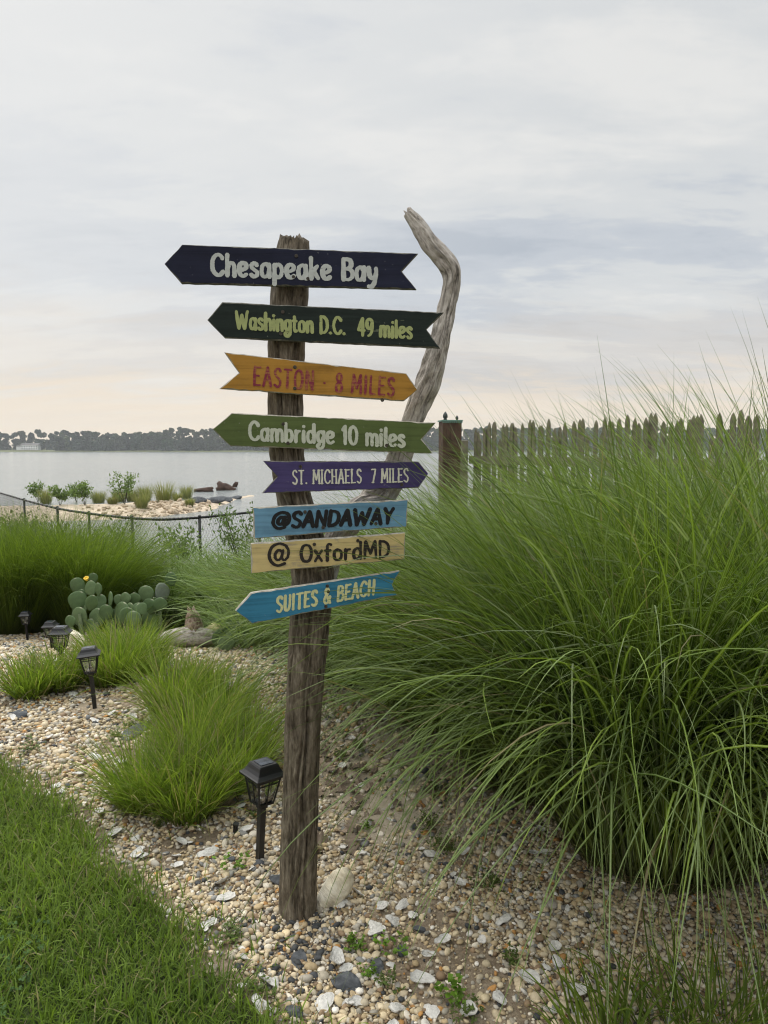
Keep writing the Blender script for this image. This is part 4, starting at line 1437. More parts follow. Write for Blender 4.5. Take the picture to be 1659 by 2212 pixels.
# oyster shells
def shell_mesh(seed):
    rng = np.random.default_rng(seed)
    nr, na = 9, 26
    V, Cc = [], []
    ph = rng.uniform(0, 6.3, 4)
    for i in range(nr):
        f = i / (nr - 1)
        for j in range(na):
            a = 2 * np.pi * j / na
            r = f * (1 + .16 * np.sin(2 * a + ph[0]) + .10 * np.sin(3 * a + ph[1]) + .05 * np.sin(7 * a + ph[2]))
            x, y = r * 1.25 * np.cos(a) + .25 * f * f, r * .8 * np.sin(a)
            z = .30 * (f ** 2.2) + .05 * f * np.sin(5 * a + ph[3]) + .02 * rng.normal() * f + .05 * np.sin(f * 16)
            V.append((x, y, z))
            t = .60 + .18 * rng.random()
            if f < .35 and rng.random() < .5: t *= .75
            Cc.append((t, t * .97, t * .90))
    V = np.array(V); n = len(V)
    top = V.copy(); bot = V.copy(); bot[:, 2] -= .07
    A = np.vstack([top, bot])
    i = (np.arange(nr - 1)[:, None] * na); j = np.arange(na)[None]; j2 = (j + 1) % na
    q = np.stack([i + j, i + j2, i + na + j2, i + na + j], -1).reshape(-1, 4)
    rim = (nr - 1) * na + np.arange(na); rim2 = np.roll(rim, -1)
    Fq = np.vstack([q[:, ::-1], q + n, np.stack([rim, rim2, rim2 + n, rim + n], 1)])
    return A, Fq, np.vstack([Cc, Cc])


SHG = 'white oyster shells scattered on the gravel'
shells = []
for k in range(6):
    A, Fq, Cc = shell_mesh(k)
    me_o = np_mesh('oyster_shell', A, Fq, M['shell'], None, True, {'col': Cc})
    set_props(me_o, 'white oyster shell lying loose among the pebbles', 'shell', SHG)
    shells.append(me_o)
spots = [(480, 1915, .040), (484, 1945, .036), (455, 1845, .040), (522, 1800, .040), (556, 1840, .03), (808, 2018, .040), (815, 2012, .034), (850, 1995, .03), (728, 2085, .042), (905, 2125, .036),
         (935, 1850, .034), (745, 1955, .02), (700, 2170, .040), (858, 2185, .040), (872, 1960, .030), (1000, 1850, .030), (780, 1700, .03), (740, 1660, .03), (880, 1690, .03), (690, 1755, .025),
         (105, 1600, .035), (160, 1502, .05), (190, 1510, .04), (238, 1545, .036), (288, 1555, .034), (205, 1560, .036), (210, 1640, .034), (275, 1700, .034), (175, 1680, .042), (125, 1700, .034),
         (260, 1650, .034), (330, 1700, .03), (215, 1760, .034), (245, 1810, .034), (300, 1850, .034), (380, 1880, .03), (390, 1825, .034), (990, 1915, .030), (1090, 1990, .034), (960, 2040, .03),
         (1140, 2120, .034), (850, 2235, .03), (1010, 2195, .034), (590, 2130, .03), (570, 2190, .034), (530, 2080, .028), (620, 1870, .02), (760, 1600, .03), (830, 1560, .03), (585, 1460, .04),
         (790, 1850, .022), (845, 1745, .022), (930, 2190, .03), (1080, 2160, .03), (1200, 2060, .03), (1250, 2150, .034)]
rng = np.random.default_rng(78)
while len(spots) < 150:
    px, py = rng.uniform(0, 1250), rng.uniform(1440, 2205)
    q = gp(px, py)
    if in_lawn(q[0], q[1]) > -.02 or (q[0] > .75 and q[1] > 2.5) or q[1] > 5: continue
    spots.append((px, py, rng.uniform(.012, .027)))
rng = np.random.default_rng(77)
for k, (px, py, s) in enumerate(spots):
    p = gp(px, py)
    src = shells[k % 6]
    o = src if k < 6 else src.copy()
    if k >= 6: COL.objects.link(o)
    fl = rng.random() < .5
    o.location = p + (0, 0, .010 + s * .18)
    s *= .78
    o.scale = (s, s, s * (.9 if not fl else -.9))
    o.rotation_euler = (rng.normal() * .25, rng.normal() * .25, rng.uniform(0, 6.28))

# dead oak leaves, weeds
def leaf_mesh(name, seed, lobes=4):
    rng = np.random.default_rng(seed)
    n = 22
    t = np.linspace(0, 1, n)
    w = (.34 * np.sin(np.pi * t ** .85) + .02) * (1 + .38 * np.sin(t * lobes * 2 * np.pi - 1))
    curl = rng.uniform(.15, .5)
    L_ = np.stack([t, w, curl * w ** 2 * 3 + .12 * np.sin(3 * t)], 1); Rr = np.stack([t, -w, curl * w ** 2 * 3 + .12 * np.sin(3 * t + .5)], 1)
    Mi = np.stack([t, 0 * t, .12 * np.sin(3 * t) - .01], 1)
    V = np.vstack([L_, Mi, Rr])
    i = np.arange(n - 1)
    Fq = np.vstack([np.stack([i, i + n, i + n + 1, i + 1], 1), np.stack([i + n, i + 2 * n, i + 2 * n + 1, i + n + 1], 1)])
    c = np.tile(np.array((.23, .175, .125)) * rng.uniform(.6, 1.25), (len(V), 1))
    return V, Fq, c


rng = np.random.default_rng(5)
leaves = []
for k in range(4):
    V, Fq, c = leaf_mesh('dead_leaf', k)
    o = np_mesh('dead_leaf', V, Fq, M['deadleaf'], None, True, {'col': c})
    set_props(o, 'curled brown oak leaf lying on the ground', 'dead leaf', 'dead oak leaves around the post and tufts')
    leaves.append(o)
for k in range(66):
    if k < 44: px, py = rng.normal(760, 52), rng.normal(1725, 62)
    elif k < 54: px, py = rng.normal(505, 30), rng.normal(1745, 12)
    else: px, py = rng.normal(900, 90), rng.normal(1640, 60)
    p = gp(px, py)
    o = leaves[k] if k < 4 else leaves[k % 4].copy()
    if k >= 4: COL.objects.link(o)
    s = rng.uniform(.045, .085)
    o.scale = (s, s, s)
    o.location = p + (0, 0, .012)
    o.rotation_euler = (rng.normal() * .35, rng.normal() * .35, rng.uniform(0, 6.28))


def build_straw():
    rng = np.random.default_rng(6)
    n = 2600
    x = rng.uniform(-.2, 2.0, n); y = rng.uniform(1.9, 4.6, n)
    k = rng.random(n) < np.exp(-((np.interp(y, [1.9, 2.4, 2.8, 3.4, 4.2, 4.6], [1.5, .95, .6, .45, .25, -.1]) - x + .0) / .16) ** 2) + .10
    x, y = x[k], y[k]
    x2 = rng.uniform(-2.2, .1, 1500); y2 = rng.uniform(1.6, 4.4, 1500)
    d = in_lawn(x2, y2); k = (d < .02) & (rng.random(1500) < np.exp(-np.abs(d + .06) / .10) + .12)
    x = np.concatenate([x, x2[k]]); y = np.concatenate([y, y2[k]]); m = len(x)
    base = np.stack([x, y, ground_z(x, y) + .010], 1)
    col = np.array((.30, .235, .14)) * rng.uniform(.45, 1.25, (m, 1))
    V, Fq, Cc, U = blades(base, rng.uniform(0, 6.3, m), rng.uniform(1.35, 1.6, m), rng.uniform(.03, .11, m), rng.uniform(.0016, .0034, m), rng.uniform(-.15, .15, m), 3, col, False, 1.2, rng.normal(size=m) * .6)
    o = np_mesh('dry_straw', V, Fq, M['lawn'], None, True, {'col': Cc})
    set_props(o, 'dry straw and twig litter on the gravel by the grasses and lawn edge', 'straw', None, 'stuff')


build_straw()


def weed(loc, seed, h, n, label, group, col=(.085, .15, .03), leafs=1.0, name='weed', cat='weed', round_=False):
    """a small plant: short stems with many little leaves"""
    rng = np.random.default_rng(seed)
    loc = np.asarray(loc, float)
    parts = []
    az = rng.uniform(0, 6.3, n)
    base = np.tile(loc, (n, 1)) + rng.normal(size=(n, 3)) * (h * .25, h * .25, 0)
    base[:, 2] = ground_z(base[:, 0], base[:, 1])
    L = h * rng.uniform(.5, 1.2, n)
    parts.append(blades(base, az, np.abs(rng.normal(size=n)) * .6 + .1, L, np.full(n, .0016), rng.uniform(0, .8, n), 4, np.tile((.10, .11, .04), (n, 1)), False))
    V0 = parts[0][0].reshape(n, 5, 2, 3).mean(2)
    m = 7
    who = np.repeat(np.arange(n), m); f = rng.uniform(.3, 1, n * m) * 4
    i0 = np.minimum(f.astype(int), 3)
    p = V0[who, i0] + (V0[who, i0 + 1] - V0[who, i0]) * (f - i0)[:, None]
    s = rng.uniform(.5, 1.2, n * m) * .011 * leafs
    a = rng.uniform(0, 6.3, n * m)
    d = np.stack([np.cos(a), np.sin(a), rng.uniform(-.2, .6, n * m)], 1)
    sd = np.stack([-np.sin(a), np.cos(a), rng.normal(size=n * m) * .2], 1)
    wd = .75 if round_ else .36
    Q = np.stack([p, p + d * s[:, None] * .5 + sd * (s * wd)[:, None], p + d * s[:, None] * 1.3, p + d * s[:, None] * .5 - sd * (s * wd)[:, None]], 1).reshape(-1, 3)
    cc = np.repeat(np.array(col) * rng.uniform(.7, 1.35, (n * m, 1)), 4, 0)
    parts.append((Q, np.arange(len(Q)).reshape(-1, 4), cc, np.zeros(len(Q))))
    V, Fq, Cc, U = merge(parts)
    o = np_mesh(name, V - loc, Fq, M['leaf'], None, True, {'col': Cc})
    o.location = loc
    return set_props(o, label, cat, group)


WG = 'small green weeds coming up through the gravel'
ws = [((770, 2055), .06, 16, 1.5, True, 'leafy round weed between the oyster shells below the boulder'), ((800, 2110), .05, 14, 1.2, True, 'low weed right beside the large dark slate'),
      ((845, 2060), .07, 10, 1.9, True, 'weed with big bright leaves right of the shells'), ((840, 2140), .06, 14, 1.1, False, 'narrow leaved weed near the bottom centre of the gravel'),
      ((990, 2165), .07, 10, 2.2, True, 'broad bright green leaf weed by the bottom edge'), ((1010, 2200), .06, 18, 1.2, False, 'spiky green weed at the bottom edge right of centre'),
      ((790, 1790), .04, 22, 1.0, True, 'tiny bright cushion weed on the bare sand'), ((500, 1890), .11, 8, 2.0, True, 'upright leafy weed left of the nearest lantern'),
      ((545, 1765), .05, 10, 1.0, False, 'thin weed at the base of the near tufts'), ((740, 1640), .07, 26, 1.2, False, 'feathery weed just right of the post trunk'),
      ((780, 1625), .06, 22, 1.2, False, 'feathery weed in the gravel behind the post'), ((930, 1790), .09, 40, 1.1, False, 'straggly weed between bare sand and big clumps'),
      ((960, 1840), .09, 40, 1.1, False, 'straggly weed under the hanging blades'), ((940, 1720), .09, 34, 1.1, False, 'straggly weed at the foot of the second clump'),
      ((905, 1610), .08, 26, 1.2, False, 'green weed in the gap between gravel and middle clumps'), ((330, 1575), .08, 20, 1.3, False, 'weed beside the grass mound left edge'),
      ((285, 1570), .06, 18, 1.2, False, 'small weed behind the long flat slate'), ((250, 1595), .07, 22, 1.3, False, 'dark green weed above the long slate'),
      ((60, 1625), .09, 22, 1.4, False, 'thin weed at the left gravel edge beside the lawn'), ((260, 1740), .06, 26, 1.2, False, 'grey green weed on bare soil left of the near tufts'),
      ((340, 1790), .05, 18, 1.0, False, 'sparse weed in front of the near tufts'), ((415, 1775), .05, 24, 1.6, True, 'yellow green clover at the base of the near tufts'),
      ((500, 2030), .07, 20, 1.3, False, 'green weed at the lawn edge left of the post foot'), ((560, 2150), .06, 20, 1.3, False, 'green weed at the lawn edge near the bottom'),
      ((1060, 1920), .07, 26, 1.1, False, 'brownish weed under the front clump'), ((1100, 2080), .06, 16, 1.1, False, 'small weed in the open gravel at lower right')]
for k, (pp, h, n, lf, rd, lb) in enumerate(ws):
    weed(gp(*pp), 400 + k, h, n, lb, WG, (.12, .22, .025) if rd else (.095, .135, .035), lf * (.5 if rd else .85), round_=rd)
    

# small black pipe stub in the gravel
p = gp(508, 1800)
bm = bmesh.new()
bmesh.ops.create_cone(bm, cap_ends=True, segments=14, radius1=.011, radius2=.010, depth=.05, matrix=Matrix.Translation((0, 0, .018)))
bmesh.ops.create_cone(bm, cap_ends=True, segments=14, radius1=.0125, radius2=.0125, depth=.010, matrix=Matrix.Translation((0, 0, .040)))
o = bm_obj('irrigation_stub', bm, M['black']); o.location = p; o.rotation_euler = (.1, .12, 0)
set_props(o, 'short black pipe stub poking out of the gravel near the nearest lantern', 'pipe')

# ------------------------------------------------------------------ stake lanterns
def make_lamp(label, group):
    t = empty('stake_lantern', (0, 0, 0), label, 'garden lantern', group)
    # stake
    bm = bmesh.new()
    prof = [(.0105, -.05), (.0115, .0), (.0125, .21), (.0165, .213), (.0165, .222), (.021, .232)]
    rings = []
    for h, z in prof:
        rings.append([bm.verts.new((h * sx, h * sy, z)) for sx, sy in ((-1, -1), (1, -1), (1, 1), (-1, 1))])
    for a, b_ in zip(rings[:-1], rings[1:]):
        for i in range(4):
            bm.faces.new((a[i], a[(i + 1) % 4], b_[(i + 1) % 4], b_[i]))
    bm.faces.new(rings[-1]); bm.faces.new(rings[0][::-1])
    bm_obj('stake', bm, M['black'], t)
    zb, zt, hb, ht = .238, .345, .032, .050
    bm = bmesh.new()
    add_box(bm, (0, 0, .2355), (.068, .068, .007))
    cs = ((-1, -1), (1, -1), (1, 1), (-1, 1))
    for i in range(4):
        sx, sy = cs[i]; tx, ty = cs[(i + 1) % 4]
        add_bar(bm, (sx * hb, sy * hb, zb), (sx * ht, sy * ht, zt), .007)
        mx, my = (sx + tx) / 2, (sy + ty) / 2
        add_bar(bm, (mx * hb, my * hb, zb), (mx * ht, my * ht, zt), .0042)
        for z in (zt - .012, zt - .026):
            h = hb + (ht - hb) * (z - zb) / (zt - zb) + .0006
            add_bar(bm, (sx * h, sy * h, z), (tx * h, ty * h, z), .0042)
    bm_obj('cage', bm, M['black'], t)
    for i in range(4):
        sx, sy = cs[i]; tx, ty = cs[(i + 1) % 4]
        h0, h1 = hb - .004, ht - .004
        bm = bmesh.new()
        vs = [bm.verts.new(v) for v in ((sx * h0, sy * h0, zb + .001), (tx * h0, ty * h0, zb + .001), (tx * h1, ty * h1, zt - .002), (sx * h1, sy * h1, zt - .002))]
        bm.faces.new(vs)
        bm_obj('glass_pane', bm, M['glass'], t)
    bm = bmesh.new()
    bmesh.ops.create_cone(bm, cap_ends=True, segments=24, radius1=.028, radius2=.006, depth=.034, matrix=Matrix.Translation((0, 0, .257)))
    bmesh.ops.create_uvsphere(bm, u_segments=14, v_segments=8, radius=.010, matrix=Matrix.Translation((0, 0, .276)))
    bm_obj('reflector', bm, M['silver'], t, True)
    bm = bmesh.new()
    prof = [(.050, zt - .003), (.067, zt - .001), (.068, zt + .007), (.064, zt + .010), (.054, zt + .019), (.0465, zt + .031), (.042, zt + .044), (.038, zt + .049)]
    rings = [[bm.verts.new((h * sx, h * sy, z)) for sx, sy in cs] for h, z in prof]
    for a, b_ in zip(rings[:-1], rings[1:]):
        for i in range(4): bm.faces.new((a[i], a[(i + 1) % 4], b_[(i + 1) % 4], b_[i]))
    bm.faces.new(rings[-1]); bm.faces.new(rings[0][::-1])
    bmesh.ops.bevel(bm, geom=[e for e in bm.edges if abs(e.verts[0].co.z - e.verts[1].co.z) > .001], offset=.0012, segments=2, affect='EDGES')
    bm_obj('roof', bm, M['black'], t)
    bm = bmesh.new()
    for ix in (-1, 0, 1):
        for iy in (-1, 1):
            add_box(bm, (ix * .0185, iy * .0135, zt + .0502), (.0178, .026, .0024))
    bm_obj('solar_panel', bm, M['solar'], t)
    return t


LG = 'black stake lanterns along the gravel bed'
lamp = make_lamp('black stake lantern right beside the wooden signpost, nearest of the lanterns', LG)
lp = gp(561, 1858)
lamp.location = lp; lamp.rotation_euler = (R(1), R(3), R(42))
for pp, Y, rot, sc, lb in [((205, 1530), None, (R(-2), R(-4), R(18)), .98, 'black stake lantern leaning in the open gravel, second nearest'),
                           ((131, 1425), 4.95, (0, R(1), R(8)), .98, 'black stake lantern sunk in grass, front one of the overlapping pair'),
                           ((113, 1408), 6.4, (R(1), R(-1), R(4)), .92, 'black stake lantern hidden behind the other, rear one of the overlapping pair'),
                           ((60, 1388), 7.0, (R(1), R(-2), R(10)), .80, 'smallest and farthest black stake lantern against the dark grass')]:
    if Y is None: p = gp(*pp)
    else:
        p = at(pp[0], pp[1], Y); p[2] = float(ground_z(p[0], p[1])) - (.115 if Y == 6.4 else 0)
    dup(lamp, p, rot, sc, lb)
# the pair stands lower in the bed so that the roofs show at their place
# ------------------------------------------------------------------ prickly pears
def zc(zx, zy):
    return (200 + zx * .452) * .5486, (2200 + zy * .452) * .5486


def pad_mesh(seed):
    rng = np.random.default_rng(seed)
    B, Fq = ICO[3]
    V = B.copy()
    V[:, 0] *= 1 + .10 * np.sin(2 * V[:, 2] + rng.uniform(0, 6))
    V[:, 0] *= np.where(V[:, 2] < 0, 1 - .28 * np.abs(V[:, 2]) ** 1.5, 1)
    V[:, 1] *= .16
    V[:, 1] += .06 * np.sin(2.2 * V[:, 0] + rng.uniform(0, 6)) + .05 * V[:, 2]
    g = rng.uniform(0, 1)
    col = np.tile(np.array((.075, .130, .045)) * (1 - g) + np.array((.13, .19, .085)) * g, (len(V), 1))
    # rows of pale areoles with spines
    ar = (np.abs(np.sin(8 * B[:, 0] + 1)) > .975) & (np.abs(np.sin(8 * B[:, 2])) > .96)
    col[ar] = (.38, .36, .25)
    rim = (np.abs(B[:, 1]) < .16)
    col[rim] = col[rim] * 1.15
    return V, Fq, col


def cactus(label, pads, Y, flowers=(), group='prickly pear cacti by the driftwood log', seed=0):
    mx = np.mean([zc(p[0], p[1])[0] for p in pads])
    x = (mx - CX) / F * Y
    root_ = empty('prickly_pear', (x, Y, float(ground_z(x, Y))), label, 'cactus', group)
    rng = np.random.default_rng(seed)
    O = np.array(root_.location)
    for k, pd in enumerate(pads):
        zx, zy, r = pd[:3]
        asp = pd[3] if len(pd) > 3 else rng.uniform(.85, 1.0)
        px, py = zc(zx, zy)
        yy = Y + rng.uniform(-.16, .16) + (500 - zy) * .0006
        p = at(px, py, yy)
        rad = r * .452 * .5486 / F * yy * 1.24
        V, Fq, col = pad_mesh(seed * 50 + k)
        if pd[0] == 970: col = col * 0 + np.array((.17, .20, .15))
        V = V * (rad * asp, rad, rad)
        o = np_mesh('pad', V, Fq, M['cactus'], root_, True, {'col': col})
        o.location = p - O
        o.rotation_euler = (rng.normal() * .15, rng.normal() * .28, rng.normal() * .3)
    # low stem joining the pads at the ground
    bm = bmesh.new()
    lows = sorted(pads, key=lambda q: -q[1])[:5]
    for q in lows:
        p = at(*zc(q[0], q[1] + q[2] * .6), Y) - O
        add_bar(bm, (p[0] * .7, 0, -.03), tuple(p), .05, .03, 7)
    bm_obj('stem', bm, mat_simple('cactus_stem', (.11, .14, .07), .8, .2, .3, 20), root_, True)
    for zx, zy, r in flowers:
        p = at(*zc(zx, zy), Y - .02)
        bm = bmesh.new()
        for j in range(9):
            a = j * 2 * math.pi / 9
            bmesh.ops.create_uvsphere(bm, u_segments=8, v_segments=6, radius=1, matrix=Matrix.Rotation(a, 4, 'Z') @ Matrix.Translation((.014, 0, .012)) @ Matrix.Rotation(R(-55), 4, 'Y') @ Matrix.Diagonal((.020, .012, .005, 1)))
        bmesh.ops.create_uvsphere(bm, u_segments=8, v_segments=6, radius=.016)
        o = bm_obj('flower', bm, M['yellow'], root_, True)
        o.location = p - O
        o.rotation_euler = (R(35), 0, 0)


cactus('prickly pear with one yellow flower, the big left plant', [(235, 235, 60), (368, 172, 40), (350, 258, 56), (415, 268, 50, .6), (233, 365, 70), (430, 385, 62, .8), (250, 440, 68), (250, 505, 72), (170, 545, 44),
        (270, 312, 40), (355, 385, 60, .7), (400, 515, 72), (350, 590, 56)], 6.9, [(313, 182, 15)], seed=1)
cactus('prickly pear of crowded round pads right of the flowering one', [(520, 355, 58, .7), (590, 360, 40), (650, 348, 46), (730, 350, 46), (480, 470, 60), (540, 500, 62), (660, 500, 64), (620, 470, 80), (700, 405, 58), (690, 440, 50), (760, 445, 52),
        (580, 575, 58), (720, 525, 60), (790, 440, 46)], 7.0, seed=2)
cactus('tall thin prickly pear with grey pad reaching into the reeds', [(832, 312, 66), (970, 290, 68), (1048, 178, 52), (860, 420, 60), (900, 400, 58), (860, 530, 62), (950, 400, 52)], 7.3, seed=3)
cactus('small prickly pear beside the yellowish boulder', [(1550, 620, 62), (1640, 600, 48), (1590, 690, 66), (1700, 640, 56), (1480, 690, 70), (1760, 700, 50), (1690, 720, 50), (1530, 740, 60)], 6.5, seed=4)

# driftwood log and stump
lg = empty('driftwood_log', gp(408, 1402), 'grey driftwood log with an upright broken stump', 'log')
LY_ = float(lg.location[1])
O = np.array(lg.location)
rows = []
for zx, zy, w in ((930, 722, 90), (1020, 702, 130), (1120, 692, 160), (1230, 688, 165), (1340, 682, 150), (1430, 675, 110)):
    px, py = zc(zx, zy)
    p = at(px, py, LY_ - .02 + (zx - 960) * .0002)
    rows.append((*p, w * .452 * .5486 / F * LY_ / 2))
limb('log', np.array(rows), M['drift'], lg, O, 31, nper=12, nseg=36, cracks=6, rough=.12, knots=6, jag=.02)
rows = []
for zx, zy, w in ((1262, 690, 150), (1258, 640, 160), (1252, 590, 162), (1245, 540, 145), (1236, 492, 112), (1228, 452, 62)):
    px, py = zc(zx, zy)
    p = at(px, py, LY_ + .10)
    rows.append((*p, w * .452 * .5486 / F * LY_ / 2))
limb('stump', np.array(rows), M['stump'], lg, O, 33, nper=10, nseg=36, cracks=8, rough=.20, knots=9, jag=.035)

# ------------------------------------------------------------------ picket fence with pillar
def build_picket():
    A0 = np.array((1.50, 12.0)); B0 = np.array((5.2, 5.6))
    d = B0 - A0; Lf = np.linalg.norm(d); d /= Lf
    nn = np.array((-d[1], d[0])); nn = nn if nn[1] < 0 else -nn
    root_ = empty('picket_fence', (A0[0], A0[1], float(ground_z(*A0))), 'weathered grey picket fence with uneven pointed tops behind the tall grass', 'fence')
    O = np.array(root_.location)
    rz = math.atan2(d[1], d[0])

    def picket(h, w, t=.018):
        bm = bmesh.new()
        sh = .085
        pts = [(-w / 2, 0), (w / 2, 0), (w / 2, h - sh), (w * .62, h - sh + .02), (0, h), (-w * .62, h - sh + .02), (-w / 2, h - sh)]
        pts = [(-w / 2, 0), (w / 2, 0), (w / 2, h - sh), (w * .36, h - sh * .55), (0, h), (-w * .36, h - sh * .55), (-w / 2, h - sh)]
        a = [bm.verts.new((x, -t / 2, z)) for x, z in pts]; b_ = [bm.verts.new((x, t / 2, z)) for x, z in pts]
        bm.faces.new(a); bm.faces.new(b_[::-1])
        for i in range(len(pts)):
            j = (i + 1) % len(pts)
            bm.faces.new((a[j], a[i], b_[i], b_[j]))
        bmesh.ops.recalc_face_normals(bm, faces=bm.faces[:])
        return bm
    rng = np.random.default_rng(3)
    s, k = .05, 0
    protos = {}
    pat = [0, .0, -.12, .02, .03, .05, .09, .09, .10, None, -.14, .07, .07, -.10, .08, .09, .02, .06, .05, None, .10, .09, -.06, .03, .05, .11, .10, None]
    while s < Lf and k < 98:
        q = pat[k % len(pat)]
        k += 1
        if q is None:
            s += .05
            continue
        h = round(1.86 + q + rng.choice([-.02, 0, .02]), 2)
        o = None
        if h in protos:
            o = protos[h].copy(); COL.objects.link(o)
        else:
            o = bm_obj('picket', picket(h, .066), M['picket'], root_); protos[h] = o
        p = A0 + d * s + nn * (.018 if k % 2 else -.018)
        o.location = (p[0] - O[0], p[1] - O[1], 1.98 - 1.98 - O[2] + .06)
        o.rotation_euler = (rng.normal() * .006, rng.normal() * .012, rz)
        s += .069
    for z, hh in ((1.42, .13), (.55, .10)):
        bm = bmesh.new()
        a = A0 + nn * .06; b_ = B0 + nn * .06
        add_box(bm, ((a[0] + b_[0]) / 2 - O[0], (a[1] + b_[1]) / 2 - O[1], z - O[2]), (Lf, .05, hh), Matrix.Rotation(rz, 3, 'Z'))
        bm_obj('rail', bm, M['picket'], root_)
    # pillar
    c = at(972, 950, 12.1)
    pr = empty('fence_pillar', (c[0], c[1], float(ground_z(c[0], c[1]))), 'square red brown timber pillar with green copper cap at the end of the picket fence', 'pillar', rz=R(8))
    z0 = pr.location[2]
    ztop = 2.06
    bm = bmesh.new()
    for i in range(5):      # five upright boards per face read as a boxed pillar
        add_box(bm, (-.128 + i * .064, -.150, (ztop - z0) / 2), (.060, .022, ztop - z0))
        add_box(bm, (.150, -.128 + i * .064, (ztop - z0) / 2), (.022, .060, ztop - z0))
        add_box(bm, (-.150, -.128 + i * .064, (ztop - z0) / 2), (.022, .060, ztop - z0))
    add_box(bm, (0, 0, (ztop - z0) / 2 - .01), (.27, .27, ztop - z0))
    bm_obj('body', bm, M['pillar'], pr)
    bm = bmesh.new()
    add_box(bm, (0, 0, ztop - z0 + .012), (.355, .355, .022))
    for i in range(11):
        add_box(bm, (-.16 + i * .032, -.176, ztop - z0 - .012), (.018, .008, .030))
    bm_obj('cap', bm, M['copper'], pr)
    for (fx, fy, sc) in ((-.105, -.09, 1.0), (.13, .05, .62)):
        bm = bmesh.new()
        prof = [(.030, 0), (.034, .012), (.022, .022), (.040, .045), (.042, .07), (.034, .10), (.018, .125), (.002, .145)]
        rings = [[bm.verts.new((r * sc * math.cos(a * math.pi / 6), r * sc * math.sin(a * math.pi / 6), z * sc)) for a in range(12)] for r, z in prof]
        for a, b_ in zip(rings[:-1], rings[1:]):
            for i in range(12): bm.faces.new((a[i], a[(i + 1) % 12], b_[(i + 1) % 12], b_[i]))
        o = bm_obj('finial', bm, M['finial'], pr, True)
        o.location = (fx, fy, ztop - z0 + .021)
    # shorter grey post in front
    q = at(1003, 980, 11.7)
    bm = bmesh.new()
    z0 = float(ground_z(q[0], q[1]))
    add_box(bm, (0, 0, (1.74 - z0) / 2), (.11, .11, 1.74 - z0))
    bmesh.ops.bevel(bm, geom=bm.edges[:], offset=.008, segments=1, affect='EDGES')
    o = bm_obj('fence_post', bm, M['picket']); o.location = (q[0], q[1], z0)
    set_props(o, 'short square grey timber post touching the red brown pillar', 'post')


build_picket()

# ------------------------------------------------------------------ chain link fence
def build_chain():
    ztop = .2
    path = []
    for px, py in ((-160, 1040), (-60, 1053), (0, 1065), (52, 1080), (124, 1098), (192, 1109), (260, 1117), (310, 1121), (360, 1122), (431, 1118), (490, 1112), (560, 1105), (640, 1097), (720, 1091)):
        dd = ray(px, py); t = (ztop - CAM[2]) / dd[2]
        path.append(CAM + dd * t)
    path = np.array(path)
    P = cat_rom(path, 8)
    root_ = empty('chain_link_fence', (path[6][0], path[6][1], ztop - 1.2), 'low black chain link fence sagging along the top of the river bank', 'fence')
    O = np.array(root_.location)
    bm = bmesh.new()
    for a, b_ in zip(P[:-1], P[1:]):
        add_bar(bm, tuple(a - O), tuple(b_ - O), .055, None, 7)
    bm_obj('top_rail', bm, M['chain'], root_, True)
    for px in (-60, 52, 124, 192, 285, 431, 560, 720):
        X_ = np.interp(px, [proj(q)[0] for q in P], P[:, 0]); Y_ = np.interp(px, [proj(q)[0] for q in P], P[:, 1])
        bm = bmesh.new()
        add_bar(bm, (X_ - O[0], Y_ - O[1], -.1), (X_ - O[0], Y_ - O[1], 1.2 + .02), .06, None, 10)
        bmesh.ops.create_uvsphere(bm, u_segments=10, v_segments=6, radius=.036, matrix=Matrix.Translation((X_ - O[0], Y_ - O[1], 1.22)))
        bm_obj('fence_post', bm, M['chain'], root_, True)
    # mesh wires
    ln = np.concatenate(([0], np.cumsum(np.linalg.norm(np.diff(P[:, :2], axis=0), axis=1))))
    def pos(s, z): return np.stack([np.interp(s, ln, P[:, 0]), np.interp(s, ln, P[:, 1]), z], -1)
    cell = .075
    n = int(ln[-1] / cell)
    Vs, Fs, nv = [], [], 0
    H = 1.15
    r = .0016
    ks = int(H / cell)
    for sgn in (1, -1):
        s0 = np.arange(n)[:, None] * cell; k = np.arange(ks + 1)[None]
        s = np.clip(s0 + sgn * k * cell * .5, 0, ln[-1]); z = ztop - .02 - k * cell * 1.0 + 0 * s0
        Q = pos(s, z)
        tri = np.array([(r, 0, r * .3), (-r, 0, r * .3), (0, r, 0)])
        V = Q[:, :, None] + tri
        m = (ks + 1) * 3
        i = (np.arange(n) * m)[:, None, None] + (np.arange(ks) * 3)[None, :, None] + np.arange(3)[None, None]
        j = (np.arange(n) * m)[:, None, None] + (np.arange(ks) * 3)[None, :, None] + (np.arange(3)[None, None] + 1) % 3
        Fs.append(np.stack([i, j, j + 3, i + 3], -1).reshape(-1, 4) + nv)
        Vs.append(V.reshape(-1, 3)); nv += n * m
    np_mesh('wire_mesh', np.concatenate(Vs) - O, np.concatenate(Fs), M['chain'], root_, False)


build_chain()

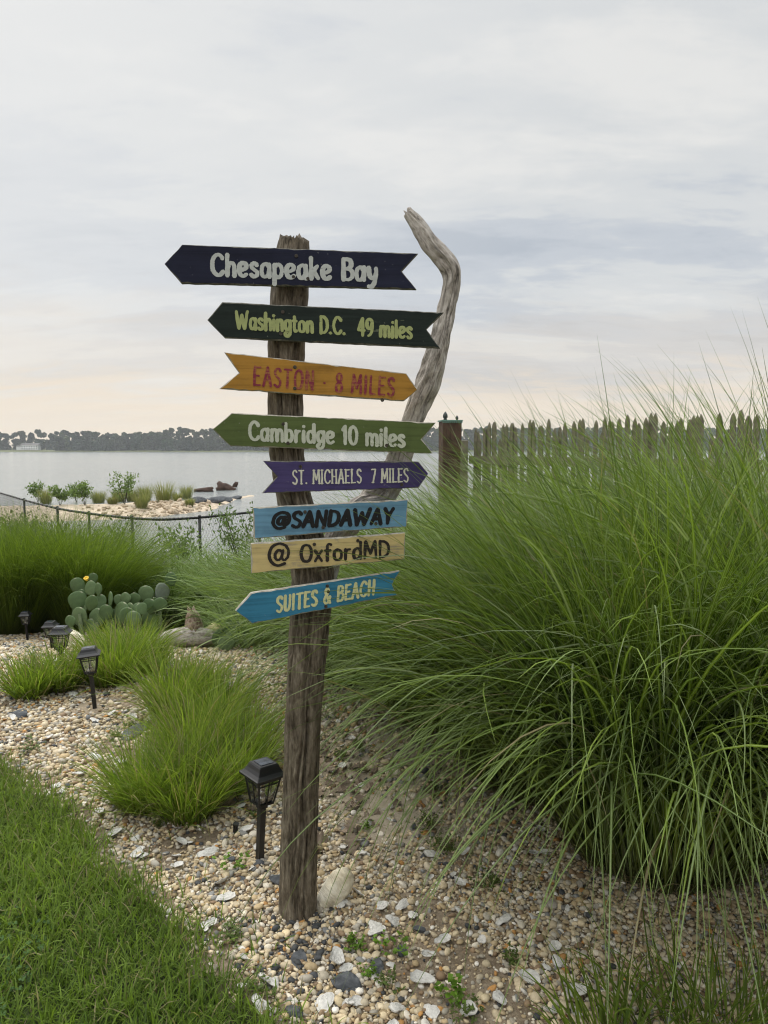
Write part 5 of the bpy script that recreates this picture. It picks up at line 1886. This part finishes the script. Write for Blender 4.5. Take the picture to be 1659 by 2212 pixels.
# ------------------------------------------------------------------ shrubs
def shrub(name, loc, h, w, seed, label, group, cat='shrub', leaf=.05, n=420, col=(.10, .17, .045), stems=7, zfun=None):
    rng = np.random.default_rng(seed)
    loc = np.asarray(loc, float)
    root_ = empty(name, loc, label, cat, group)
    bm = bmesh.new()
    tips = []
    for k in range(stems):
        a = rng.uniform(0, 6.3); rr = w * rng.uniform(.15, .55); hh = h * rng.uniform(.6, 1)
        m1 = (rr * .5 * math.cos(a), rr * .5 * math.sin(a), hh * .55)
        t = (rr * math.cos(a), rr * math.sin(a), hh)
        add_bar(bm, (0, 0, -.05), m1, .02 * h, .014 * h, 5); add_bar(bm, m1, t, .014 * h, .006 * h, 5)
        tips += [np.array(m1), np.array(t), (np.array(m1) + t) / 2]
    bm_obj('stem', bm, M['bark'], root_, True)
    tips = np.array(tips)
    c = tips[rng.integers(0, len(tips), n)] + rng.normal(size=(n, 3)) * (w * .12, w * .12, h * .09)
    a = rng.normal(size=(n, 3)); a[:, 2] = np.abs(a[:, 2]) + .2; a /= np.linalg.norm(a, axis=1)[:, None]
    b_ = np.cross(a, rng.normal(size=(n, 3))); b_ /= np.linalg.norm(b_, axis=1)[:, None]
    s = leaf * rng.uniform(.6, 1.3, (n, 1))
    Q = np.stack([c, c + a * s * .6 + b_ * s * .28, c + a * s * 1.4, c + a * s * .6 - b_ * s * .28], 1).reshape(-1, 3)
    cc = np.repeat(np.array(col) * rng.uniform(.65, 1.4, (n, 1)), 4, 0)
    np_mesh('foliage', Q, np.arange(4 * n).reshape(-1, 4), M['leaf'], root_, False, {'col': cc})
    return root_


def on_spit(px, py):
    d = ray(px, py)
    t = np.linspace(25, 75, 6000)
    P = CAM + d * t[:, None]
    z = np.where(spit_h(P[:, 0], P[:, 1]) > WZ, spit_h(P[:, 0], P[:, 1]), WZ)
    i = int(np.argmax(P[:, 2] < z))
    return P[i]


def z3(zx, zy): return zx / 1659 * 1000 * .5486, (1600 + zy / 995 * 600) * .5486


for k, (zx, zy, h, lb) in enumerate([(250, 625, 1.5, 'leafy green shrub at the left end of the spit'), (392, 645, 1.15, 'low yellow green shrub second from the left on the spit'),
                                     (500, 625, 1.55, 'bushy shrub near the middle of the spit, left of its partner'), (556, 645, 1.5, 'airy shrub with round leaf clusters near the middle of the spit'),
                                     (815, 640, 2.15, 'tallest shrub of the spit standing among the grass tufts')]):
    p = on_spit(*z3(zx, zy))
    shrub('shrub', p, h * .78, h * .7, 500 + k, lb, 'shrubs growing on the stony spit', leaf=.13, n=520, col=(.13, .19, .06), stems=5)


def spit_tuft(p, h, r, seed, label):
    rng = np.random.default_rng(seed)
    r *= .62
    n = 360
    ph = rng.uniform(0, 6.3, n); rr = r * np.sqrt(rng.random(n))
    base = np.stack([p[0] + rr * np.cos(ph), p[1] + rr * np.sin(ph), np.full(n, p[2] - .05)], 1)
    g = rng.random((n, 1))
    col = np.array((.15, .19, .06)) * (1 - g) + np.array((.30, .28, .13)) * g
    V, Fq, Cc, U = blades(base, ph, np.abs(rng.normal(size=n)) * .2 + .1, h * rng.uniform(.6, 1.15, n), np.full(n, .022), rng.uniform(.1, .7, n), 4, col, False, clampz=False)
    o = np_mesh('grass_tuft', V - np.asarray(p), Fq, M['leaf'], None, True, {'col': Cc})
    o.location = p
    set_props(o, label, 'grass tuft', 'grass tufts on the stony spit')


for k, (zx, zy, h, r, lb) in enumerate([(300, 635, 1.1, .5, 'straw coloured tuft beside the left shrub of the spit'), (645, 630, .95, .6, 'short green tuft in the gap between the spit shrubs'),
                                        (780, 622, 1.0, .6, 'green tuft left of the tallest spit shrub'), (860, 620, 1.0, .5, 'green tuft right behind the tallest spit shrub'),
                                        (945, 618, 1.25, .7, 'wide straw green tuft in the middle of the spit grasses'), (925, 660, .9, .5, 'small tuft on the near slope of the spit'),
                                        (1075, 625, 1.35, .75, 'largest rounded tuft on the right part of the spit'), (1220, 605, 1.15, .5, 'last tuft towards the tip of the spit'),
                                        (1160, 615, .6, .4, 'low tuft between the two right tufts of the spit'), (735, 635, .5, .4, 'tiny low tuft left of the green pair on the spit'), (1240, 655, .6, .3, 'small tuft on the stony tip of the spit')]):
    p = on_spit(*z3(zx, zy))
    spit_tuft(p, h, r, 540 + k, lb)

# riprap along the spit's right half
rng = np.random.default_rng(9)
protos = []
RG = 'tan riprap stones on the spit'
cnt = 0
while cnt < 230:
    if cnt < 150: zx, zy = rng.uniform(850, 1370), rng.uniform(615, 735)
    else: zx, zy = rng.uniform(500, 1250), rng.uniform(640, 740)
    p = on_spit(*z3(zx, zy))
    h = float(spit_h(p[0], p[1])) - WZ
    if h < -.02: 
        continue
    if len(protos) < 6:
        o = stone('riprap_stone', p, (1, .8, .55), (0, 0, 0), M['riprap'], 600 + cnt, 'tan rounded riprap stone on the spit', 'stone', RG, sub=2, amp=.3)
        protos.append(o)
    else:
        o = protos[cnt % 6].copy(); COL.objects.link(o)
    s = (.07 + .17 * rng.random() ** 2) * (1.15 if zx > 1050 else .8)
    o.scale = (s, s, s); o.location = p + (0, 0, s * .15); o.rotation_euler = (rng.normal() * .3, rng.normal() * .3, rng.uniform(0, 6.3))
    cnt += 1
for k, (zx, zy, s, lb) in enumerate([(1290, 625, .45, 'dark wet boulder on the water edge of the spit tip'), (1400, 620, .42, 'dark flat boulder at the very tip of the spit'), (1345, 622, .3, 'dark small boulder between the two tip boulders'), (1470, 610, .38, 'low dark rock on the thin tail of the spit'), (1540, 602, .36, 'last low dark rock at the end of the tail of the spit')]):
    p = on_spit(*z3(zx, zy))
    stone('boulder', p + (0, 0, .02), (s * 1.3, s, s * .6), (0, 0, k), M['slate'], 700 + k, lb, 'rock', 'dark boulders at the spit tip', sub=3, amp=.25)

# logs in the water
def water_log(zx0, zy0, zx1, zy1, d0, d1, seed, label):
    pts = []
    pm = np.array(z3((zx0 + zx1) / 2, (zy0 + zy1) / 2 + 12))
    dd = ray(*pm); Y = (CAM[2] - WZ) / -dd[2] * dd[1]
    for t in np.linspace(0, 1, 5):
        px, py = z3(zx0 + (zx1 - zx0) * t, zy0 + (zy1 - zy0) * t)
        p = at(px, py, Y + .3 * t)
        pts.append((*p, (d0 + (d1 - d0) * t) / 2))
    pts = np.array(pts)
    base = pts[2, :3].copy(); base[2] = WZ
    root_ = limb('floating_log', pts, M['log'], None, base, seed, nper=6, nseg=20, cracks=4, rough=.18, knots=3, jag=.1)
    root_.location = base
    set_props(root_, label, 'log', 'dark driftwood lying in the shallow water')


water_log(1268, 549, 1388, 543, .22, .5, 41, 'long low dark log lying in the water, left one')
water_log(1424, 527, 1532, 545, 1.15, .35, 42, 'thick reddish log rising from the water, middle one')
water_log(1546, 500, 1530, 530, .35, .5, 43, 'short grey stub sticking up right of the thick log')

# bushes along the chain link fence
for k, (px, Y, h, w, lb) in enumerate([(12, 17.5, 1.3, 1.6, 'dull green bush against the left end of the chain link fence'), (60, 18.5, 1.0, 1.3, 'small bush behind the second fence post'), (150, 16.5, .95, 1.0, 'light green bush by the left fence posts'),
                                       (225, 15.3, 1.0, 1.2, 'leafy bush overgrowing the fence corner'), (520, 14.6, 1.25, 1.1, 'light green bush by the fence left of the light blue board'), (395, 13.6, .9, 1.1, 'low leafy bush under the sagging fence rail'), (-60, 18, 1.3, 1.8, 'dull green bush beyond the left picture edge'), (25, 14.2, 1.05, 1.5, 'dull olive bush in front of the fence at the left picture edge'), (-45, 13.6, 1.15, 1.6, 'olive bush in front of the fence, cut by the left picture edge')]):
    x = (px - CX) / F * Y
    shrub('bush', (x, Y, float(ground_z(x, Y))), h, w, 560 + k, lb, 'bushes along the chain link fence', leaf=.07, n=620, col=(.105, .155, .055) if k not in (0, 1, 6, 7, 8) else (.10, .11, .075), stems=9)

# ------------------------------------------------------------------ house on the far shore
def build_house():
    Yh = 925.
    x = (66 - CX) / F * Yh
    root_ = empty('white_house', (x, Yh, WZ + 2.2), 'long white two storey house on the far river bank', 'house')
    bm = bmesh.new()
    add_box(bm, (2.5, 0, 3.2), (22, 9, 6.4)); add_box(bm, (-11.5, -1, 2.2), (6, 7, 4.4))
    bm_obj('wall', bm, M['house'], root_)
    bm = bmesh.new()
    def gable(cx, cy, w, d, z, h):
        v = [bm.verts.new(p) for p in ((cx - w / 2, cy - d / 2, z), (cx + w / 2, cy - d / 2, z), (cx + w / 2, cy + d / 2, z), (cx - w / 2, cy + d / 2, z), (cx - w / 2, cy, z + h), (cx + w / 2, cy, z + h))]
        for f in ((0, 1, 5, 4), (2, 3, 4, 5), (0, 4, 3), (1, 2, 5), (3, 2, 1, 0)): bm.faces.new([v[i] for i in f])
    gable(2.5, 0, 23, 10, 6.45, 2.6); gable(-11.5, -1, 6.6, 7.6, 4.45, 1.8)
    bm_obj('roof', bm, M['roof'], root_)
    for zz in (1.7, 4.6):
        for i in range(7):
            bm = bmesh.new(); add_box(bm, (-6.8 + i * 3.1, -4.52, zz), (1.1, .12, 1.6))
            bm_obj('window', bm, M['pane'], root_)
    bm = bmesh.new(); add_box(bm, (-5, 0, 9.2), (1, 1, 2.2))
    bm_obj('chimney', bm, M['roof'], root_)
    bm = bmesh.new(); add_box(bm, (0, -6.2, .8), (10, 3.4, .3))
    for i in range(6): add_box(bm, (-4.6 + i * 1.84, -7.7, .1), (.2, .2, 1.4))
    bm_obj('porch', bm, M['house'], root_)


build_house()

# ------------------------------------------------------------------ haze
def build_haze():
    bm = bmesh.new()
    add_box(bm, (0, 590, 20), (3600, 1500, 54))
    t = NT('haze_air')
    for n in list(t.N):
        if n.type == 'BSDF_PRINCIPLED': t.N.remove(n)
    v = t.N.new('ShaderNodeVolumePrincipled')
    v.inputs['Color'].default_value = (.90, .93, .97, 1)
    v.inputs['Density'].default_value = .00019
    t.L.new(v.outputs[0], t.out.inputs['Volume'])
    o = bm_obj('haze', bm, t.mat)
    set_props(o, 'thin pale haze over the river', 'haze', None, 'stuff')


HAZE = True
if HAZE:
    build_haze()
